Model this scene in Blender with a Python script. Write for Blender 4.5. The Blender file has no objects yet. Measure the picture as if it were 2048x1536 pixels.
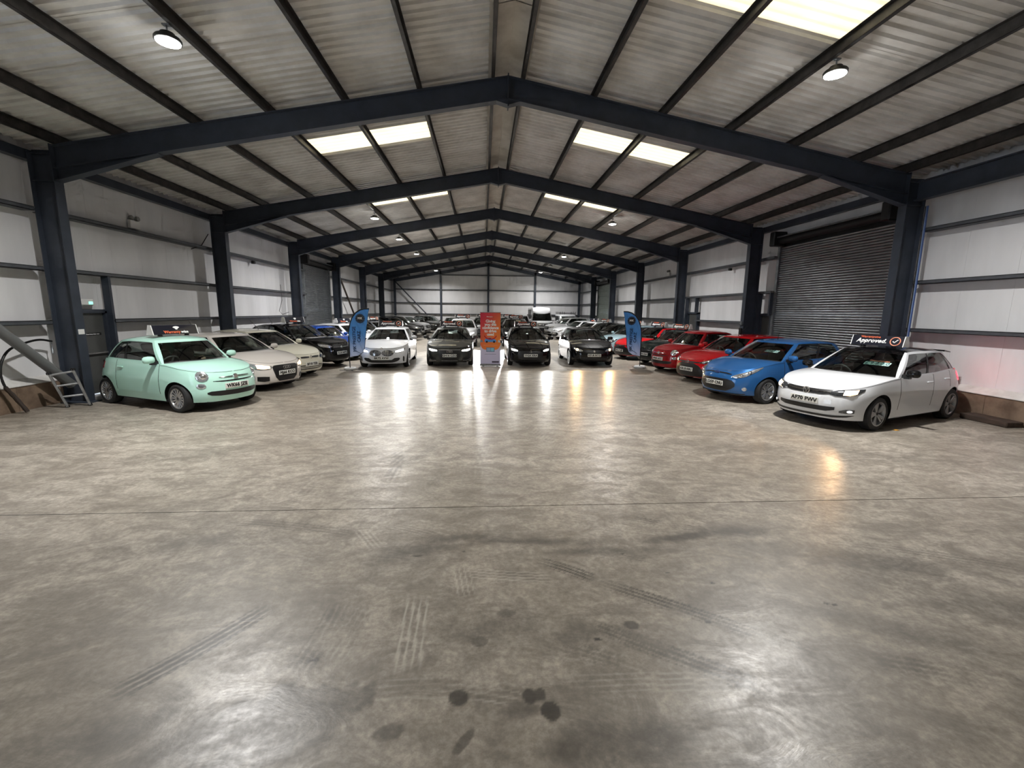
import bpy, math, random
import numpy as np
from mathutils import Matrix, Vector

SC = bpy.context.scene
COL = SC.collection
random.seed(4)

# ------------------------------------------------------------------ camera
F_PX, PITCH, YAW, ROLL = 876.78, .1641, .0665, .0110
CAM = Vector((-.527, 0.0, 2.10))


def cam_dir(a, b):
    cr, sr = math.cos(ROLL), math.sin(ROLL)
    a, b = cr * a + sr * b, -sr * a + cr * b
    cp, sp = math.cos(PITCH), math.sin(PITCH)
    y, z, x = cp - sp * b, -sp - cp * b, a
    cy, sy = math.cos(YAW), math.sin(YAW)
    return Vector((cy * x + sy * y, -sy * x + cy * y, z))


cd = bpy.data.cameras.new('camera')
cd.sensor_width = 36.0
cd.lens = 36.0 * F_PX / 2048.0
cd.clip_start, cd.clip_end = .05, 400
cam = bpy.data.objects.new('camera', cd)
COL.objects.link(cam)
fw = cam_dir(0, 0)
rt = cam_dir(1, 0) - fw
up = cam_dir(0, -1) - fw
M = Matrix.Identity(4)
for i in range(3):
    M[i][0], M[i][1], M[i][2], M[i][3] = rt[i], up[i], -fw[i], CAM[i]
cam.matrix_world = M
SC.camera = cam

# ------------------------------------------------------------------ world, exposure
SC.view_settings.view_transform = 'Standard'
SC.view_settings.look = 'None'
SC.view_settings.exposure = 0.0
SC.view_settings.gamma = 1.0
SC.view_settings.use_curve_mapping = False
SC.cycles.use_denoising = True
SC.cycles.max_bounces = 6
SC.cycles.diffuse_bounces = 4
SC.cycles.glossy_bounces = 3
SC.cycles.transparent_max_bounces = 10
SC.cycles.use_adaptive_sampling = True
SC.cycles.adaptive_threshold = .1
SC.cycles.adaptive_min_samples = 12
SC.cycles.sample_clamp_indirect = 6.0
W = bpy.data.worlds.new('World')
SC.world = W
W.use_nodes = True
W.node_tree.nodes['Background'].inputs[0].default_value = (.72, .84, 1.0, 1)
W.node_tree.nodes['Background'].inputs[1].default_value = 4.0
LAMP_W = 385.0        # each high-bay lamp of the hall
SKY_E = 1.15          # daylight coming through the rooflights


# ------------------------------------------------------------------ helpers
def srgb(r, g, b):
    return tuple(((c / 255) / 12.92 if c / 255 <= .04045 else ((c / 255 + .055) / 1.055) ** 2.4) for c in (r, g, b))


MATS = {}


def mat(name, col=(.5, .5, .5), rough=.5, metal=0.0, coat=0.0, emit=None, estr=0.0, spec=.5, coat_rough=.04):
    if name in MATS:
        return MATS[name]
    m = bpy.data.materials.new(name)
    m.use_nodes = True
    b = m.node_tree.nodes['Principled BSDF']
    b.inputs['Base Color'].default_value = (*col, 1)
    b.inputs['Roughness'].default_value = rough
    b.inputs['Metallic'].default_value = metal
    b.inputs['Coat Weight'].default_value = coat
    b.inputs['Coat Roughness'].default_value = coat_rough
    b.inputs['Specular IOR Level'].default_value = spec
    if emit:
        b.inputs['Emission Color'].default_value = (*emit, 1)
        b.inputs['Emission Strength'].default_value = estr
    MATS[name] = m
    return m


class NT:
    """small node-tree writer"""
    def __init__(self, m):
        self.t = m.node_tree
        self.b = self.t.nodes['Principled BSDF']

    def n(self, kind, **kw):
        nd = self.t.nodes.new(kind)
        for k, v in kw.items():
            if k.startswith('i_'):
                key = k[2:]
                key = int(key) if key.isdigit() else key
                if hasattr(v, 'is_linked') or hasattr(v, 'links'):
                    self.t.links.new(v, nd.inputs[key])
                else:
                    nd.inputs[key].default_value = v
            else:
                setattr(nd, k, v)
        return nd

    def math(self, op, a, b=0.0, c=0.0, clamp=False):
        nd = self.t.nodes.new('ShaderNodeMath')
        nd.operation = op
        nd.use_clamp = clamp
        for i, v in enumerate((a, b, c)):
            if isinstance(v, (int, float)):
                nd.inputs[i].default_value = v
            else:
                self.t.links.new(v, nd.inputs[i])
        return nd.outputs[0]

    def mix(self, f, a, b):
        nd = self.t.nodes.new('ShaderNodeMix')
        nd.data_type = 'RGBA'
        for i, v in ((0, f), (6, a), (7, b)):
            if isinstance(v, (int, float)):
                nd.inputs[i].default_value = v
            elif isinstance(v, tuple):
                nd.inputs[i].default_value = (*v, 1) if len(v) == 3 else v
            else:
                self.t.links.new(v, nd.inputs[i])
        return nd.outputs[2]

    def noise(self, vec, scale, detail=4, rough=.55, dist=0.0):
        nd = self.n('ShaderNodeTexNoise')
        nd.inputs['Scale'].default_value = scale
        nd.inputs['Detail'].default_value = detail
        nd.inputs['Roughness'].default_value = rough
        nd.inputs['Distortion'].default_value = dist
        if vec is not None:
            self.t.links.new(vec, nd.inputs['Vector'])
        return nd.outputs[0]

    def ramp(self, f, lo, hi, a=0.0, b=1.0):
        nd = self.n('ShaderNodeMapRange')
        nd.interpolation_type = 'SMOOTHSTEP'
        self.t.links.new(f, nd.inputs[0])
        nd.inputs[1].default_value, nd.inputs[2].default_value = lo, hi
        nd.inputs[3].default_value, nd.inputs[4].default_value = a, b
        return nd.outputs[0]

    def to(self, out, name):
        self.t.links.new(out, self.b.inputs[name])

    def bump(self, h, strength, dist):
        nd = self.n('ShaderNodeBump')
        nd.inputs['Strength'].default_value = strength
        nd.inputs['Distance'].default_value = dist
        self.t.links.new(h, nd.inputs['Height'])
        self.t.links.new(nd.outputs[0], self.b.inputs['Normal'])


def grainy(name, c1, c2, scale, rough=.6, metal=0.0, bump=0.0, detail=5, stretch=None, spec=.5, r2=None):
    """surface with two colours mottled together in world space"""
    if name in MATS:
        return MATS[name]
    m = mat(name, c1, rough, metal, spec=spec)
    t = NT(m)
    g = t.n('ShaderNodeNewGeometry')
    v = g.outputs['Position']
    if stretch:
        mp = t.n('ShaderNodeMapping')
        t.t.links.new(v, mp.inputs[0])
        mp.inputs['Scale'].default_value = stretch
        v = mp.outputs[0]
    f = t.noise(v, scale, detail, .6)
    f = t.ramp(f, .3, .7)
    t.to(t.mix(f, c1, c2), 'Base Color')
    if r2 is not None:
        t.to(t.ramp(t.noise(v, scale * 1.7, 4), .3, .7, rough, r2), 'Roughness')
    if bump:
        t.bump(t.noise(v, scale * 6, 4), bump, .01)
    return m


class MB:
    """collects vertices and faces, then links them as one mesh object"""
    def __init__(self):
        self.v, self.f, self.m = [], [], []

    def add(self, verts, faces, mi=0, tf=None):
        o = len(self.v)
        if tf is not None:
            verts = [tf @ Vector(p) for p in verts]
        self.v.extend(tuple(p) for p in verts)
        self.f.extend(tuple(o + i for i in f) for f in faces)
        self.m.extend([mi] * len(faces))
        return self

    def box(self, x0, x1, y0, y1, z0, z1, mi=0, tf=None):
        v = [(x, y, z) for z in (z0, z1) for y in (y0, y1) for x in (x0, x1)]
        f = [(0, 2, 3, 1), (4, 5, 7, 6), (0, 1, 5, 4), (2, 6, 7, 3), (0, 4, 6, 2), (1, 3, 7, 5)]
        return self.add(v, f, mi, tf)

    def rbox(self, x0, x1, y0, y1, z0, z1, r, mi=0, tf=None):
        """box with chamfered edges"""
        r = min(r, (x1 - x0) / 2.02, (y1 - y0) / 2.02, (z1 - z0) / 2.02)
        V, idx = [], {}
        X, Y, Z = (x0, x1), (y0, y1), (z0, z1)
        for i in (0, 1):
            for j in (0, 1):
                for k in (0, 1):
                    si, sj, sk = (1 - 2 * i) * r, (1 - 2 * j) * r, (1 - 2 * k) * r
                    for a, p in enumerate(((X[i], Y[j] + sj, Z[k] + sk), (X[i] + si, Y[j], Z[k] + sk), (X[i] + si, Y[j] + sj, Z[k]))):
                        idx[i, j, k, a] = len(V)
                        V.append(p)
        Fc = []

        def g(*q):
            return [idx[t] for t in q]
        for s in (0, 1):
            Fc.append(g((s, 0, 0, 0), (s, 1, 0, 0), (s, 1, 1, 0), (s, 0, 1, 0))[::1 if s else -1])
            Fc.append(g((0, s, 0, 1), (0, s, 1, 1), (1, s, 1, 1), (1, s, 0, 1))[::1 if s else -1])
            Fc.append(g((0, 0, s, 2), (1, 0, s, 2), (1, 1, s, 2), (0, 1, s, 2))[::1 if s else -1])
        for s in (0, 1):
            for u in (0, 1):
                fl = 1 if s == u else -1
                Fc.append(g((s, u, 0, 0), (s, u, 0, 1), (s, u, 1, 1), (s, u, 1, 0))[::-fl])
                Fc.append(g((s, 0, u, 0), (s, 1, u, 0), (s, 1, u, 2), (s, 0, u, 2))[::-fl])
                Fc.append(g((0, s, u, 1), (0, s, u, 2), (1, s, u, 2), (1, s, u, 1))[::-fl])
                for w in (0, 1):
                    Fc.append(g((s, u, w, 0), (s, u, w, 1), (s, u, w, 2))[::1 if (s + u + w) % 2 else -1])
        return self.add(V, Fc, mi, tf)

    def prism(self, poly, a0, a1, axis='y', mi=0, tf=None):
        """extrude a 2-D polygon along an axis: 'y' takes (x,z), 'x' takes (y,z), 'z' takes (x,y)"""
        n = len(poly)

        def P(p, a):
            return {'y': (p[0], a, p[1]), 'x': (a, p[0], p[1]), 'z': (p[0], p[1], a)}[axis]
        v = [P(p, a0) for p in poly] + [P(p, a1) for p in poly]
        f = [tuple(range(n))[::-1], tuple(range(n, 2 * n))]
        f += [(i, (i + 1) % n, n + (i + 1) % n, n + i) for i in range(n)]
        return self.add(v, f, mi, tf)

    def tube(self, pts, r, n=8, mi=0, caps=True):
        pts = [Vector(p) for p in pts]
        rings = []
        up0 = Vector((0, 0, 1))
        for i, p in enumerate(pts):
            d = (pts[min(i + 1, len(pts) - 1)] - pts[max(i - 1, 0)]).normalized()
            s = d.cross(up0)
            if s.length < .05:
                s = d.cross(Vector((1, 0, 0)))
            s.normalize()
            t = s.cross(d)
            rr = r[i] if isinstance(r, (list, tuple)) else r
            rings.append([p + s * (rr * math.cos(2 * math.pi * k / n)) + t * (rr * math.sin(2 * math.pi * k / n)) for k in range(n)])
        v = [q for ring in rings for q in ring]
        f = []
        for i in range(len(rings) - 1):
            for k in range(n):
                f.append((i * n + k, i * n + (k + 1) % n, (i + 1) * n + (k + 1) % n, (i + 1) * n + k))
        if caps:
            f.append(tuple(range(n))[::-1])
            f.append(tuple((len(rings) - 1) * n + k for k in range(n)))
        return self.add(v, f, mi)

    def lathe(self, prof, n=24, axis='y', mi=0, tf=None, close=False):
        """prof: list of (radius, height) turned about an axis"""
        v = []
        for r, h in prof:
            for k in range(n):
                a = 2 * math.pi * k / n
                c, s = r * math.cos(a), r * math.sin(a)
                v.append({'y': (c, h, s), 'z': (c, s, h), 'x': (h, c, s)}[axis])
        f = []
        m = len(prof)
        for i in range(m - (0 if close else 1)):
            j = (i + 1) % m
            for k in range(n):
                f.append((i * n + k, j * n + k, j * n + (k + 1) % n, i * n + (k + 1) % n))
        return self.add(v, f, mi, tf)

    def grid(self, P, mi=0, flip=False, wrap=False):
        """P: array (rows, cols, 3)"""
        R, C = len(P), len(P[0])
        v = [tuple(map(float, P[i][j])) for i in range(R) for j in range(C)]
        f = []
        for i in range(R - 1):
            for j in range(C - 1):
                q = (i * C + j, i * C + j + 1, (i + 1) * C + j + 1, (i + 1) * C + j)
                f.append(q[::-1] if flip else q)
        return self.add(v, f, mi)

    def mesh(self, name, mats, smooth=None):
        me = bpy.data.meshes.new(name)
        me.from_pydata(self.v, [], self.f)
        for m in (mats if isinstance(mats, (list, tuple)) else [mats]):
            me.materials.append(m)
        if isinstance(mats, (list, tuple)) and len(mats) > 1:
            me.polygons.foreach_set('material_index', self.m)
        me.update()
        if smooth is not None:
            me.shade_smooth()
            me.set_sharp_from_angle(angle=math.radians(smooth))
        return me

    def build(self, name, mats, parent=None, smooth=None, loc=None):
        return link(name, self.mesh(name, mats, smooth), parent, loc)


def link(name, me, parent=None, loc=None, rz=0.0):
    o = bpy.data.objects.new(name, me)
    COL.objects.link(o)
    if parent is not None:
        o.parent = parent
    if loc is not None:
        o.location = loc
    if rz:
        o.rotation_euler.z = rz
    return o


def tag(o, label=None, cat=None, group=None, kind=None):
    if label:
        o['label'] = label
    if cat:
        o['category'] = cat
    if group:
        o['group'] = group
    if kind:
        o['kind'] = kind
    return o


def thing(name, label, cat, loc=(0, 0, 0), rz=0.0, group=None, kind=None):
    o = link(name, None, None, loc, rz)
    o.empty_display_size = .2
    return tag(o, label, cat, group, kind)


def struct(name, label=None):
    o = link(name, None)
    return tag(o, label, None, None, 'structure')


TXT = {}


def text_mesh(s, size, bold=0.0, depth=.0015, shear=0.0, m=None, align='CENTER', space=1.0, line=1.0):
    key = (s, size, bold, depth, shear, m.name, align, space, line)
    if key in TXT:
        return TXT[key]
    cu = bpy.data.curves.new('lettering', 'FONT')
    cu.body = s
    cu.size = size
    cu.bevel_depth = bold
    cu.bevel_resolution = 0
    cu.extrude = depth
    cu.shear = shear
    cu.align_x = align
    cu.align_y = 'CENTER'
    cu.space_character = space
    cu.space_line = line
    cu.resolution_u = 3
    cu.materials.append(m)
    o = bpy.data.objects.new('lettering', cu)
    me = bpy.data.meshes.new_from_object(o)
    me.name = 'lettering'
    bpy.data.objects.remove(o)
    TXT[key] = me
    return me


def place_text(me, parent, pos, xdir, ydir, name='lettering'):
    o = link(name, me, parent)
    x = Vector(xdir).normalized()
    y = Vector(ydir).normalized()
    z = x.cross(y)
    Mx = Matrix.Identity(4)
    for i in range(3):
        Mx[i][0], Mx[i][1], Mx[i][2], Mx[i][3] = x[i], y[i], z[i], pos[i]
    o.matrix_local = Mx
    return o


# ------------------------------------------------------------------ materials
STEEL = grainy('steel_bluegrey', srgb(60, 66, 77), srgb(50, 56, 66), 3.0, .42, spec=.4)
PURLIN = grainy('purlin_galvanised', srgb(74, 71, 69), srgb(50, 48, 47), 5.0, .42, metal=.3)
GIRT = grainy('girt_grey', srgb(82, 85, 90), srgb(68, 71, 76), 4.0, .5)
SHEET = grainy('roof_sheet_white', srgb(226, 224, 219), srgb(196, 193, 187), 1.3, .45, detail=6)
RIDGE = grainy('ridge_sheet', srgb(206, 201, 192), srgb(176, 170, 160), 1.6, .6)
WALLM = grainy('wall_sheet_white', srgb(230, 230, 232), srgb(212, 212, 214), .8, .55, stretch=(1, 1, .25))
GAPM = mat('wall_joint_grey', srgb(176, 175, 174), .8)  # plain grey backing seen through the joints of the wall sheets
PLINTH = grainy('plinth_concrete', srgb(132, 112, 94), srgb(92, 76, 62), 2.4, .85, bump=.3)
LEDGE = grainy('plinth_ledge', srgb(214, 213, 210), srgb(190, 188, 184), 3.0, .6)
SHUT = grainy('shutter_steel', srgb(150, 154, 158), srgb(132, 136, 140), 3.0, .30, metal=.75)
SHUT2 = grainy('shutter_pale_green', srgb(168, 178, 172), srgb(150, 160, 155), 6.0, .42, metal=.3)
GALV = grainy('galvanised', srgb(138, 142, 146), srgb(110, 114, 118), 8.0, .4, metal=.6)
BLACK = mat('black_plastic', srgb(16, 16, 18), .45)
RUBBER = mat('tyre_rubber', srgb(26, 26, 27), .75)
DARKIN = mat('interior_dark', srgb(30, 30, 32), .7)
SEATM = grainy('seat_cloth', srgb(48, 47, 48), srgb(34, 33, 35), 40, .85)
CHROME = mat('chrome', (.85, .86, .88), .1, 1.0)
SILVER = grainy('alloy_silver', srgb(198, 200, 202), srgb(176, 178, 181), 14, .25, metal=.85)
ALUM = grainy('aluminium', srgb(176, 178, 180), srgb(150, 152, 154), 12, .35, metal=.8)
DISC = mat('brake_dark', srgb(30, 30, 32), .5, .4)
WHITEP = mat('white_plastic', srgb(226, 226, 224), .4)
DOORM = grainy('door_grey', srgb(84, 85, 84), srgb(74, 75, 74), 2.0, .5)
PLATEW = mat('plate_white', srgb(222, 222, 216), .35)
INK = mat('ink_black', srgb(14, 14, 16), .5)
INKW = mat('ink_white', srgb(240, 240, 240), .5)
NAVY = mat('sign_navy', srgb(22, 24, 36), .3, coat=.5)
ORANGE = mat('ink_orange', srgb(226, 110, 70), .5)
SALMON = mat('ink_salmon', srgb(236, 148, 116), .5)
LENS = mat('lamp_reflector', srgb(200, 204, 208), .12, .75, coat=1.0)
LENSD = mat('lamp_bezel', srgb(70, 72, 76), .15, .5, coat=1.0)
AMBER = mat('indicator_amber', srgb(220, 130, 50), .2, coat=.6)
LIT_W = mat('headlight_lit_white', (1, 1, 1), .3, emit=(1.0, .98, .92), estr=7)
LIT_Y = mat('headlight_lit_warm', (1, 1, 1), .3, emit=(1.0, .66, .30), estr=3.0)
LIT_A = mat('headlight_lit_amber', (1, 1, 1), .3, emit=(1.0, .60, .27), estr=2.2)
TAIL = mat('tail_red', srgb(120, 14, 16), .15, coat=1.0)
GRILLE = mat('grille_black', srgb(18, 18, 20), .4)


def glass_mat(name, tint, refl):
    m = bpy.data.materials.new(name)
    m.use_nodes = True
    t = m.node_tree
    t.nodes.remove(t.nodes['Principled BSDF'])
    out = t.nodes['Material Output']
    tr = t.nodes.new('ShaderNodeBsdfTransparent')
    tr.inputs[0].default_value = (*tint, 1)
    gl = t.nodes.new('ShaderNodeBsdfGlossy')
    gl.inputs['Roughness'].default_value = .015
    gl.inputs[0].default_value = (1, 1, 1, 1)
    lw = t.nodes.new('ShaderNodeLayerWeight')
    lw.inputs[0].default_value = .5
    pw = t.nodes.new('ShaderNodeMath')
    pw.operation = 'POWER'
    pw.inputs[1].default_value = 4.0
    t.links.new(lw.outputs['Facing'], pw.inputs[0])
    ma = t.nodes.new('ShaderNodeMath')
    ma.operation = 'MULTIPLY_ADD'
    ma.inputs[1].default_value = 1 - refl
    ma.inputs[2].default_value = refl
    t.links.new(pw.outputs[0], ma.inputs[0])
    mx = t.nodes.new('ShaderNodeMixShader')
    t.links.new(ma.outputs[0], mx.inputs[0])
    t.links.new(tr.outputs[0], mx.inputs[1])
    t.links.new(gl.outputs[0], mx.inputs[2])
    t.links.new(mx.outputs[0], out.inputs[0])
    MATS[name] = m
    return m


GLASS = glass_mat('car_glass', (.42, .47, .45), .07)
PRIV = glass_mat('car_glass_tinted', (.16, .17, .17), .07)


def paint(name, r, g, b, metal=0.0, rough=.4):
    return mat(name, srgb(r, g, b), rough, metal, coat=1.0, spec=.05, coat_rough=.02)
# ------------------------------------------------------------------ the hall
FR0, BAY, NFR = 10.2, 6.0, 6                 # first frame in view, bay length
FRAMES = [FR0 + BAY * k for k in range(-1, NFR)]
Y_BACK, Y_GABLE = -9.8, 46.9
ZT, SL = 6.98, .1787                         # rafter top at the apex and roof slope
XI, XO = 9.27, 9.73                          # column inner and outer flange
XW = 10.02                                   # wall sheeting
XP = 9.84                                    # plinth face
JOINTS = [4.5 + 6.35 * k for k in range(-2, 7)]


# The stains and tyre marks of the near slabs are stored on a fine grid of the slab's own top face.
def smooth01(v, a, b):
    t = np.clip((v - a) / (b - a), 0, 1)
    return t * t * (3 - 2 * t)


def vnoise(x, y, sc, seed, octs=4):
    """value noise for numpy arrays, 0..1"""
    out, amp, tot = 0, 1.0, 0
    for o in range(octs):
        u, v = x * sc * 2 ** o + seed * 17.3, y * sc * 2 ** o - seed * 9.1
        iu, iv = np.floor(u).astype(np.int64), np.floor(v).astype(np.int64)
        fu, fv = u - iu, v - iv
        fu, fv = fu * fu * (3 - 2 * fu), fv * fv * (3 - 2 * fv)

        def hsh(i, j):
            n_ = (i * 374761393 + j * 668265263 + seed * 974711) & 0x7fffffff
            n_ = ((n_ ^ (n_ >> 13)) * 1274126177) & 0x7fffffff
            return ((n_ ^ (n_ >> 16)) & 0xffff) / 65535.0
        r = (hsh(iu, iv) * (1 - fu) + hsh(iu + 1, iv) * fu) * (1 - fv) + (hsh(iu, iv + 1) * (1 - fu) + hsh(iu + 1, iv + 1) * fu) * fv
        out, tot, amp = out + r * amp, tot + amp, amp * .55
    return out / tot


# drips and oily patches: x, y, rx, ry, depth, turn
STAINS = [(-1.50, 2.03, .40, .22, .50, .25), (-1.36, 1.92, .22, .16, .45, .6), (-.66, 2.11, .055, .05, .80, 0), (-.27, 2.10, .036, .045, .8, 0), (-.21, 2.11, .03, .035, .75, 0), (-.17, 2.0, .045, .05, .85, 0),
          (-.33, 2.02, .11, .08, .4, 0), (-.62, 1.86, .10, .03, .6, .9), (.48, 2.62, .05, .045, .75, 0), (-.55, 2.52, .06, .05, .6, 0), (-.36, 2.78, .06, .04, .5, 0),
          (-1.9, 1.95, .45, .22, .35, .4), (-2.4, 2.0, .4, .2, .35, .3), (-.05, 1.80, .30, .14, .42, .1), (.25, 1.78, .35, .14, .38, .2), (-1.0, 1.93, .10, .05, .5, .3),
          (-1.15, 3.62, .55, .22, .45, .25), (-.75, 3.85, .75, .15, .50, .15), (-.15, 3.75, .8, .10, .45, -.05), (.55, 3.55, .7, .08, .40, .0), (1.45, 3.78, .55, .09, .55, .15), (1.9, 3.85, .6, .14, .45, .05),
          (-.55, 2.6, .45, .2, .3, .3), (.10, 2.55, .22, .16, .40, .5), (2.8, 3.3, 1.1, .25, .4, -.3), (3.4, 2.6, 1.2, .3, .35, -.4), (2.2, 2.5, .8, .15, .3, -.5), (-3.0, 3.9, 1.2, .2, .22, .2),
          (.95, 2.1, .05, .02, .5, 0), (2.05, 2.75, .02, .012, .9, 0), (2.0, 2.77, .02, .012, .9, 0), (1.28, 3.05, .02, .012, .9, 0), (.98, 3.2, .018, .012, .9, 0), (.70, 3.5, .018, .012, .9, 0),
          (1.02, 2.62, .022, .014, .9, 0), (.22, 2.5, .024, .016, .9, 0), (-1.55, 2.42, .04, .016, .9, .2), (-3.4, 2.35, .05, .02, .9, .5), (-1.1, 3.55, .05, .012, .9, 0), (-.7, 3.6, .03, .01, .9, 0),
          (-2.5, 7.0, .12, .02, .8, .1), (-2.35, 7.0, .05, .015, .7, 0), (2.2, 8.6, .06, .02, .9, 0), (-1.3, 6.6, .06, .015, .7, 0), (-4, 9.2, 1.2, .3, .2, .3), (3.5, 6.5, 1.6, .5, .22, -.2), (5.5, 6.0, 1.2, .4, .25, -.3), (-4.6, 6.5, 1.4, .4, .18, .4), (.8, 9.6, 1.5, .3, .12, 0)]
# tyre runs: x0, y0, x1, y1, bow, width, depth (negative: the tread has lifted the dirt)
TRACKS = [(-.10, 3.45, .40, 3.12, .02, .16, .55), (.30, 3.17, 1.75, 2.15, .02, .17, .50), (.25, 2.62, 1.55, 1.72, .02, .19, .42), (.10, 2.72, .75, 2.28, .0, .15, .35), (-2.0, 3.0, -2.62, 2.15, .03, .19, .55), (-1.55, 3.0, -1.62, 2.25, .02, .19, .32),
          (-1.02, 3.05, -.98, 2.25, .0, .19, -.50), (-1.35, 2.95, -1.45, 2.35, .0, .17, -.30), (-1.25, 2.16, .05, 1.95, .10, .17, -.36), (-.35, 2.14, .40, 1.84, .05, .19, .40), (-.75, 3.30, .10, 3.18, -.02, .15, -.34), (-.72, 3.4, -.65, 2.95, 0, .16, -.30),
          (.05, 3.62, 1.55, 3.88, .12, .15, .55), (.75, 4.30, 1.75, 3.85, -.03, .17, .50), (.0, 3.62, 1.0, 3.35, .04, .14, .30), (-1.75, 4.1, -1.45, 3.65, 0, .16, -.35), (-.2, 2.15, .9, 2.12, .02, .16, -.28), (-.6, 2.6, .5, 2.2, .06, .16, .25),
          (1.7, 2.3, 3.1, 1.75, .05, .19, .28), (2.4, 3.7, 5.4, 2.2, .2, .2, .25), (-3.2, 4.3, -1.6, 3.9, .05, .18, .25), (-1.5, 4.15, -.75, 3.75, .02, .16, -.22),
          (-1.95, 6.9, -1.72, 4.95, .12, .20, .34), (-1.78, 5.6, -1.1, 7.2, -.05, .20, .22), (-1.2, 4.8, -.75, 6.6, .06, .18, .20), (-2.75, 5.9, -2.6, 4.7, .03, .2, -.22), (-.6, 5.2, -.45, 6.9, .05, .19, -.20), (.3, 5.0, .9, 7.2, .1, .2, .15), (1.3, 5.6, .2, 8.6, .2, .2, -.15)]


def floor_marks(X, Y):
    dark = np.zeros_like(X)
    light = np.zeros_like(X)
    n1 = vnoise(X, Y, 2.3, 1)
    n2 = vnoise(X, Y, 9.0, 2, 4)
    for (px, py, rx, ry, dp, tn) in STAINS:
        ca, sa = math.cos(tn), math.sin(tn)
        dx, dy = X - px, Y - py
        d = np.hypot((dx * ca + dy * sa) / rx, (dy * ca - dx * sa) / ry)
        hard = dp >= .5 and max(rx, ry) < .5
        d = d + (n2 - .5) * (1.0 if max(rx, ry) > .1 else .5) + (n1 - .5) * .8
        k = smooth01(d, 1.12, .86 if hard else .05) * dp
        dark = np.maximum(dark, k * (.9 + .8 * n2) if not hard else k)
    for (x0, y0, x1, y1, bow, wd, dp) in TRACKS:
        L = math.hypot(x1 - x0, y1 - y0)
        ux, uy = (x1 - x0) / L, (y1 - y0) / L
        al = (X - x0) * ux + (Y - y0) * uy
        ac = -(X - x0) * uy + (Y - y0) * ux
        ac = ac - bow * 4 * (al / L) * (1 - al / L)
        inside = smooth01(np.abs(ac), wd / 2, wd / 2 - .018) * smooth01(al, 0, .25 * L) * smooth01(al, L, L * .75)
        rib = smooth01(np.sin(ac * 2 * math.pi * 4 / wd + .6), -.75, -.1)
        lug = np.where(np.abs(ac) > wd * .27, .45 + .55 * smooth01(np.sin(al * 2 * math.pi / .042), -.5, .3), 1.0)
        k = inside * rib * lug * smooth01(n1, .22, .6)
        if dp > 0:
            dark = np.maximum(dark, np.minimum(k * dp * 1.45, .85))
        else:
            light = np.maximum(light, inside * (1 - rib) * smooth01(n1, .2, .55) * -dp)
            dark = np.maximum(dark, inside * rib * lug * .12)
    return np.clip(dark, 0, 1) - np.where(light > dark, light, 0) * .999


def floor_material():
    m = mat('floor_concrete', (.3, .28, .25), .3)
    t = NT(m)
    g = t.n('ShaderNodeNewGeometry')
    pos = g.outputs['Position']
    mp = t.n('ShaderNodeMapping')
    t.t.links.new(pos, mp.inputs[0])
    mp.inputs['Scale'].default_value = (.85, 1.5, 1)
    mp.inputs['Rotation'].default_value = (0, 0, .35)
    n_big = t.noise(pos, .40, 4, .6, .6)
    n_sw = t.noise(mp.outputs[0], 2.2, 6, .68, 1.1)
    n_fine = t.noise(pos, 24, 4, .7)
    big = t.ramp(n_big, .32, .68)
    swirl = t.ramp(n_sw, .36, .64)
    fine = t.ramp(n_fine, .3, .7)
    med = t.ramp(t.noise(pos, 7.5, 4, .7, .4), .34, .66)
    c = t.mix(big, srgb(202, 193, 180), srgb(162, 153, 140))
    c = t.mix(t.math('MULTIPLY', swirl, .66), c, srgb(110, 102, 92))
    c = t.mix(t.math('MULTIPLY', med, .44), c, srgb(104, 97, 87))
    c = t.mix(t.math('MULTIPLY', fine, .48), c, srgb(96, 89, 80))
    at = t.n('ShaderNodeAttribute')
    at.attribute_name = 'mark'
    mk = at.outputs['Fac']
    c = t.mix(t.math('MAXIMUM', t.math('MULTIPLY', mk, -1.0), 0.0), c, srgb(206, 200, 188))
    c = t.mix(t.math('MAXIMUM', mk, 0.0), c, srgb(50, 47, 43))
    t.to(c, 'Base Color')
    r = t.math('ADD', t.ramp(n_sw, .3, .75, .29, .44), t.math('MULTIPLY', fine, .05))
    t.to(r, 'Roughness')
    t.b.inputs['Specular IOR Level'].default_value = .5
    t.bump(t.math('ADD', n_sw, t.math('MULTIPLY', n_fine, .15)), .11, .02)
    return m


FLOORM = floor_material()
fl = struct('floor', 'grey power-floated concrete warehouse floor with tyre marks and joints')
ys = [Y_BACK] + [j for j in JOINTS if j > Y_BACK + 1] + [Y_GABLE + .2]


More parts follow.
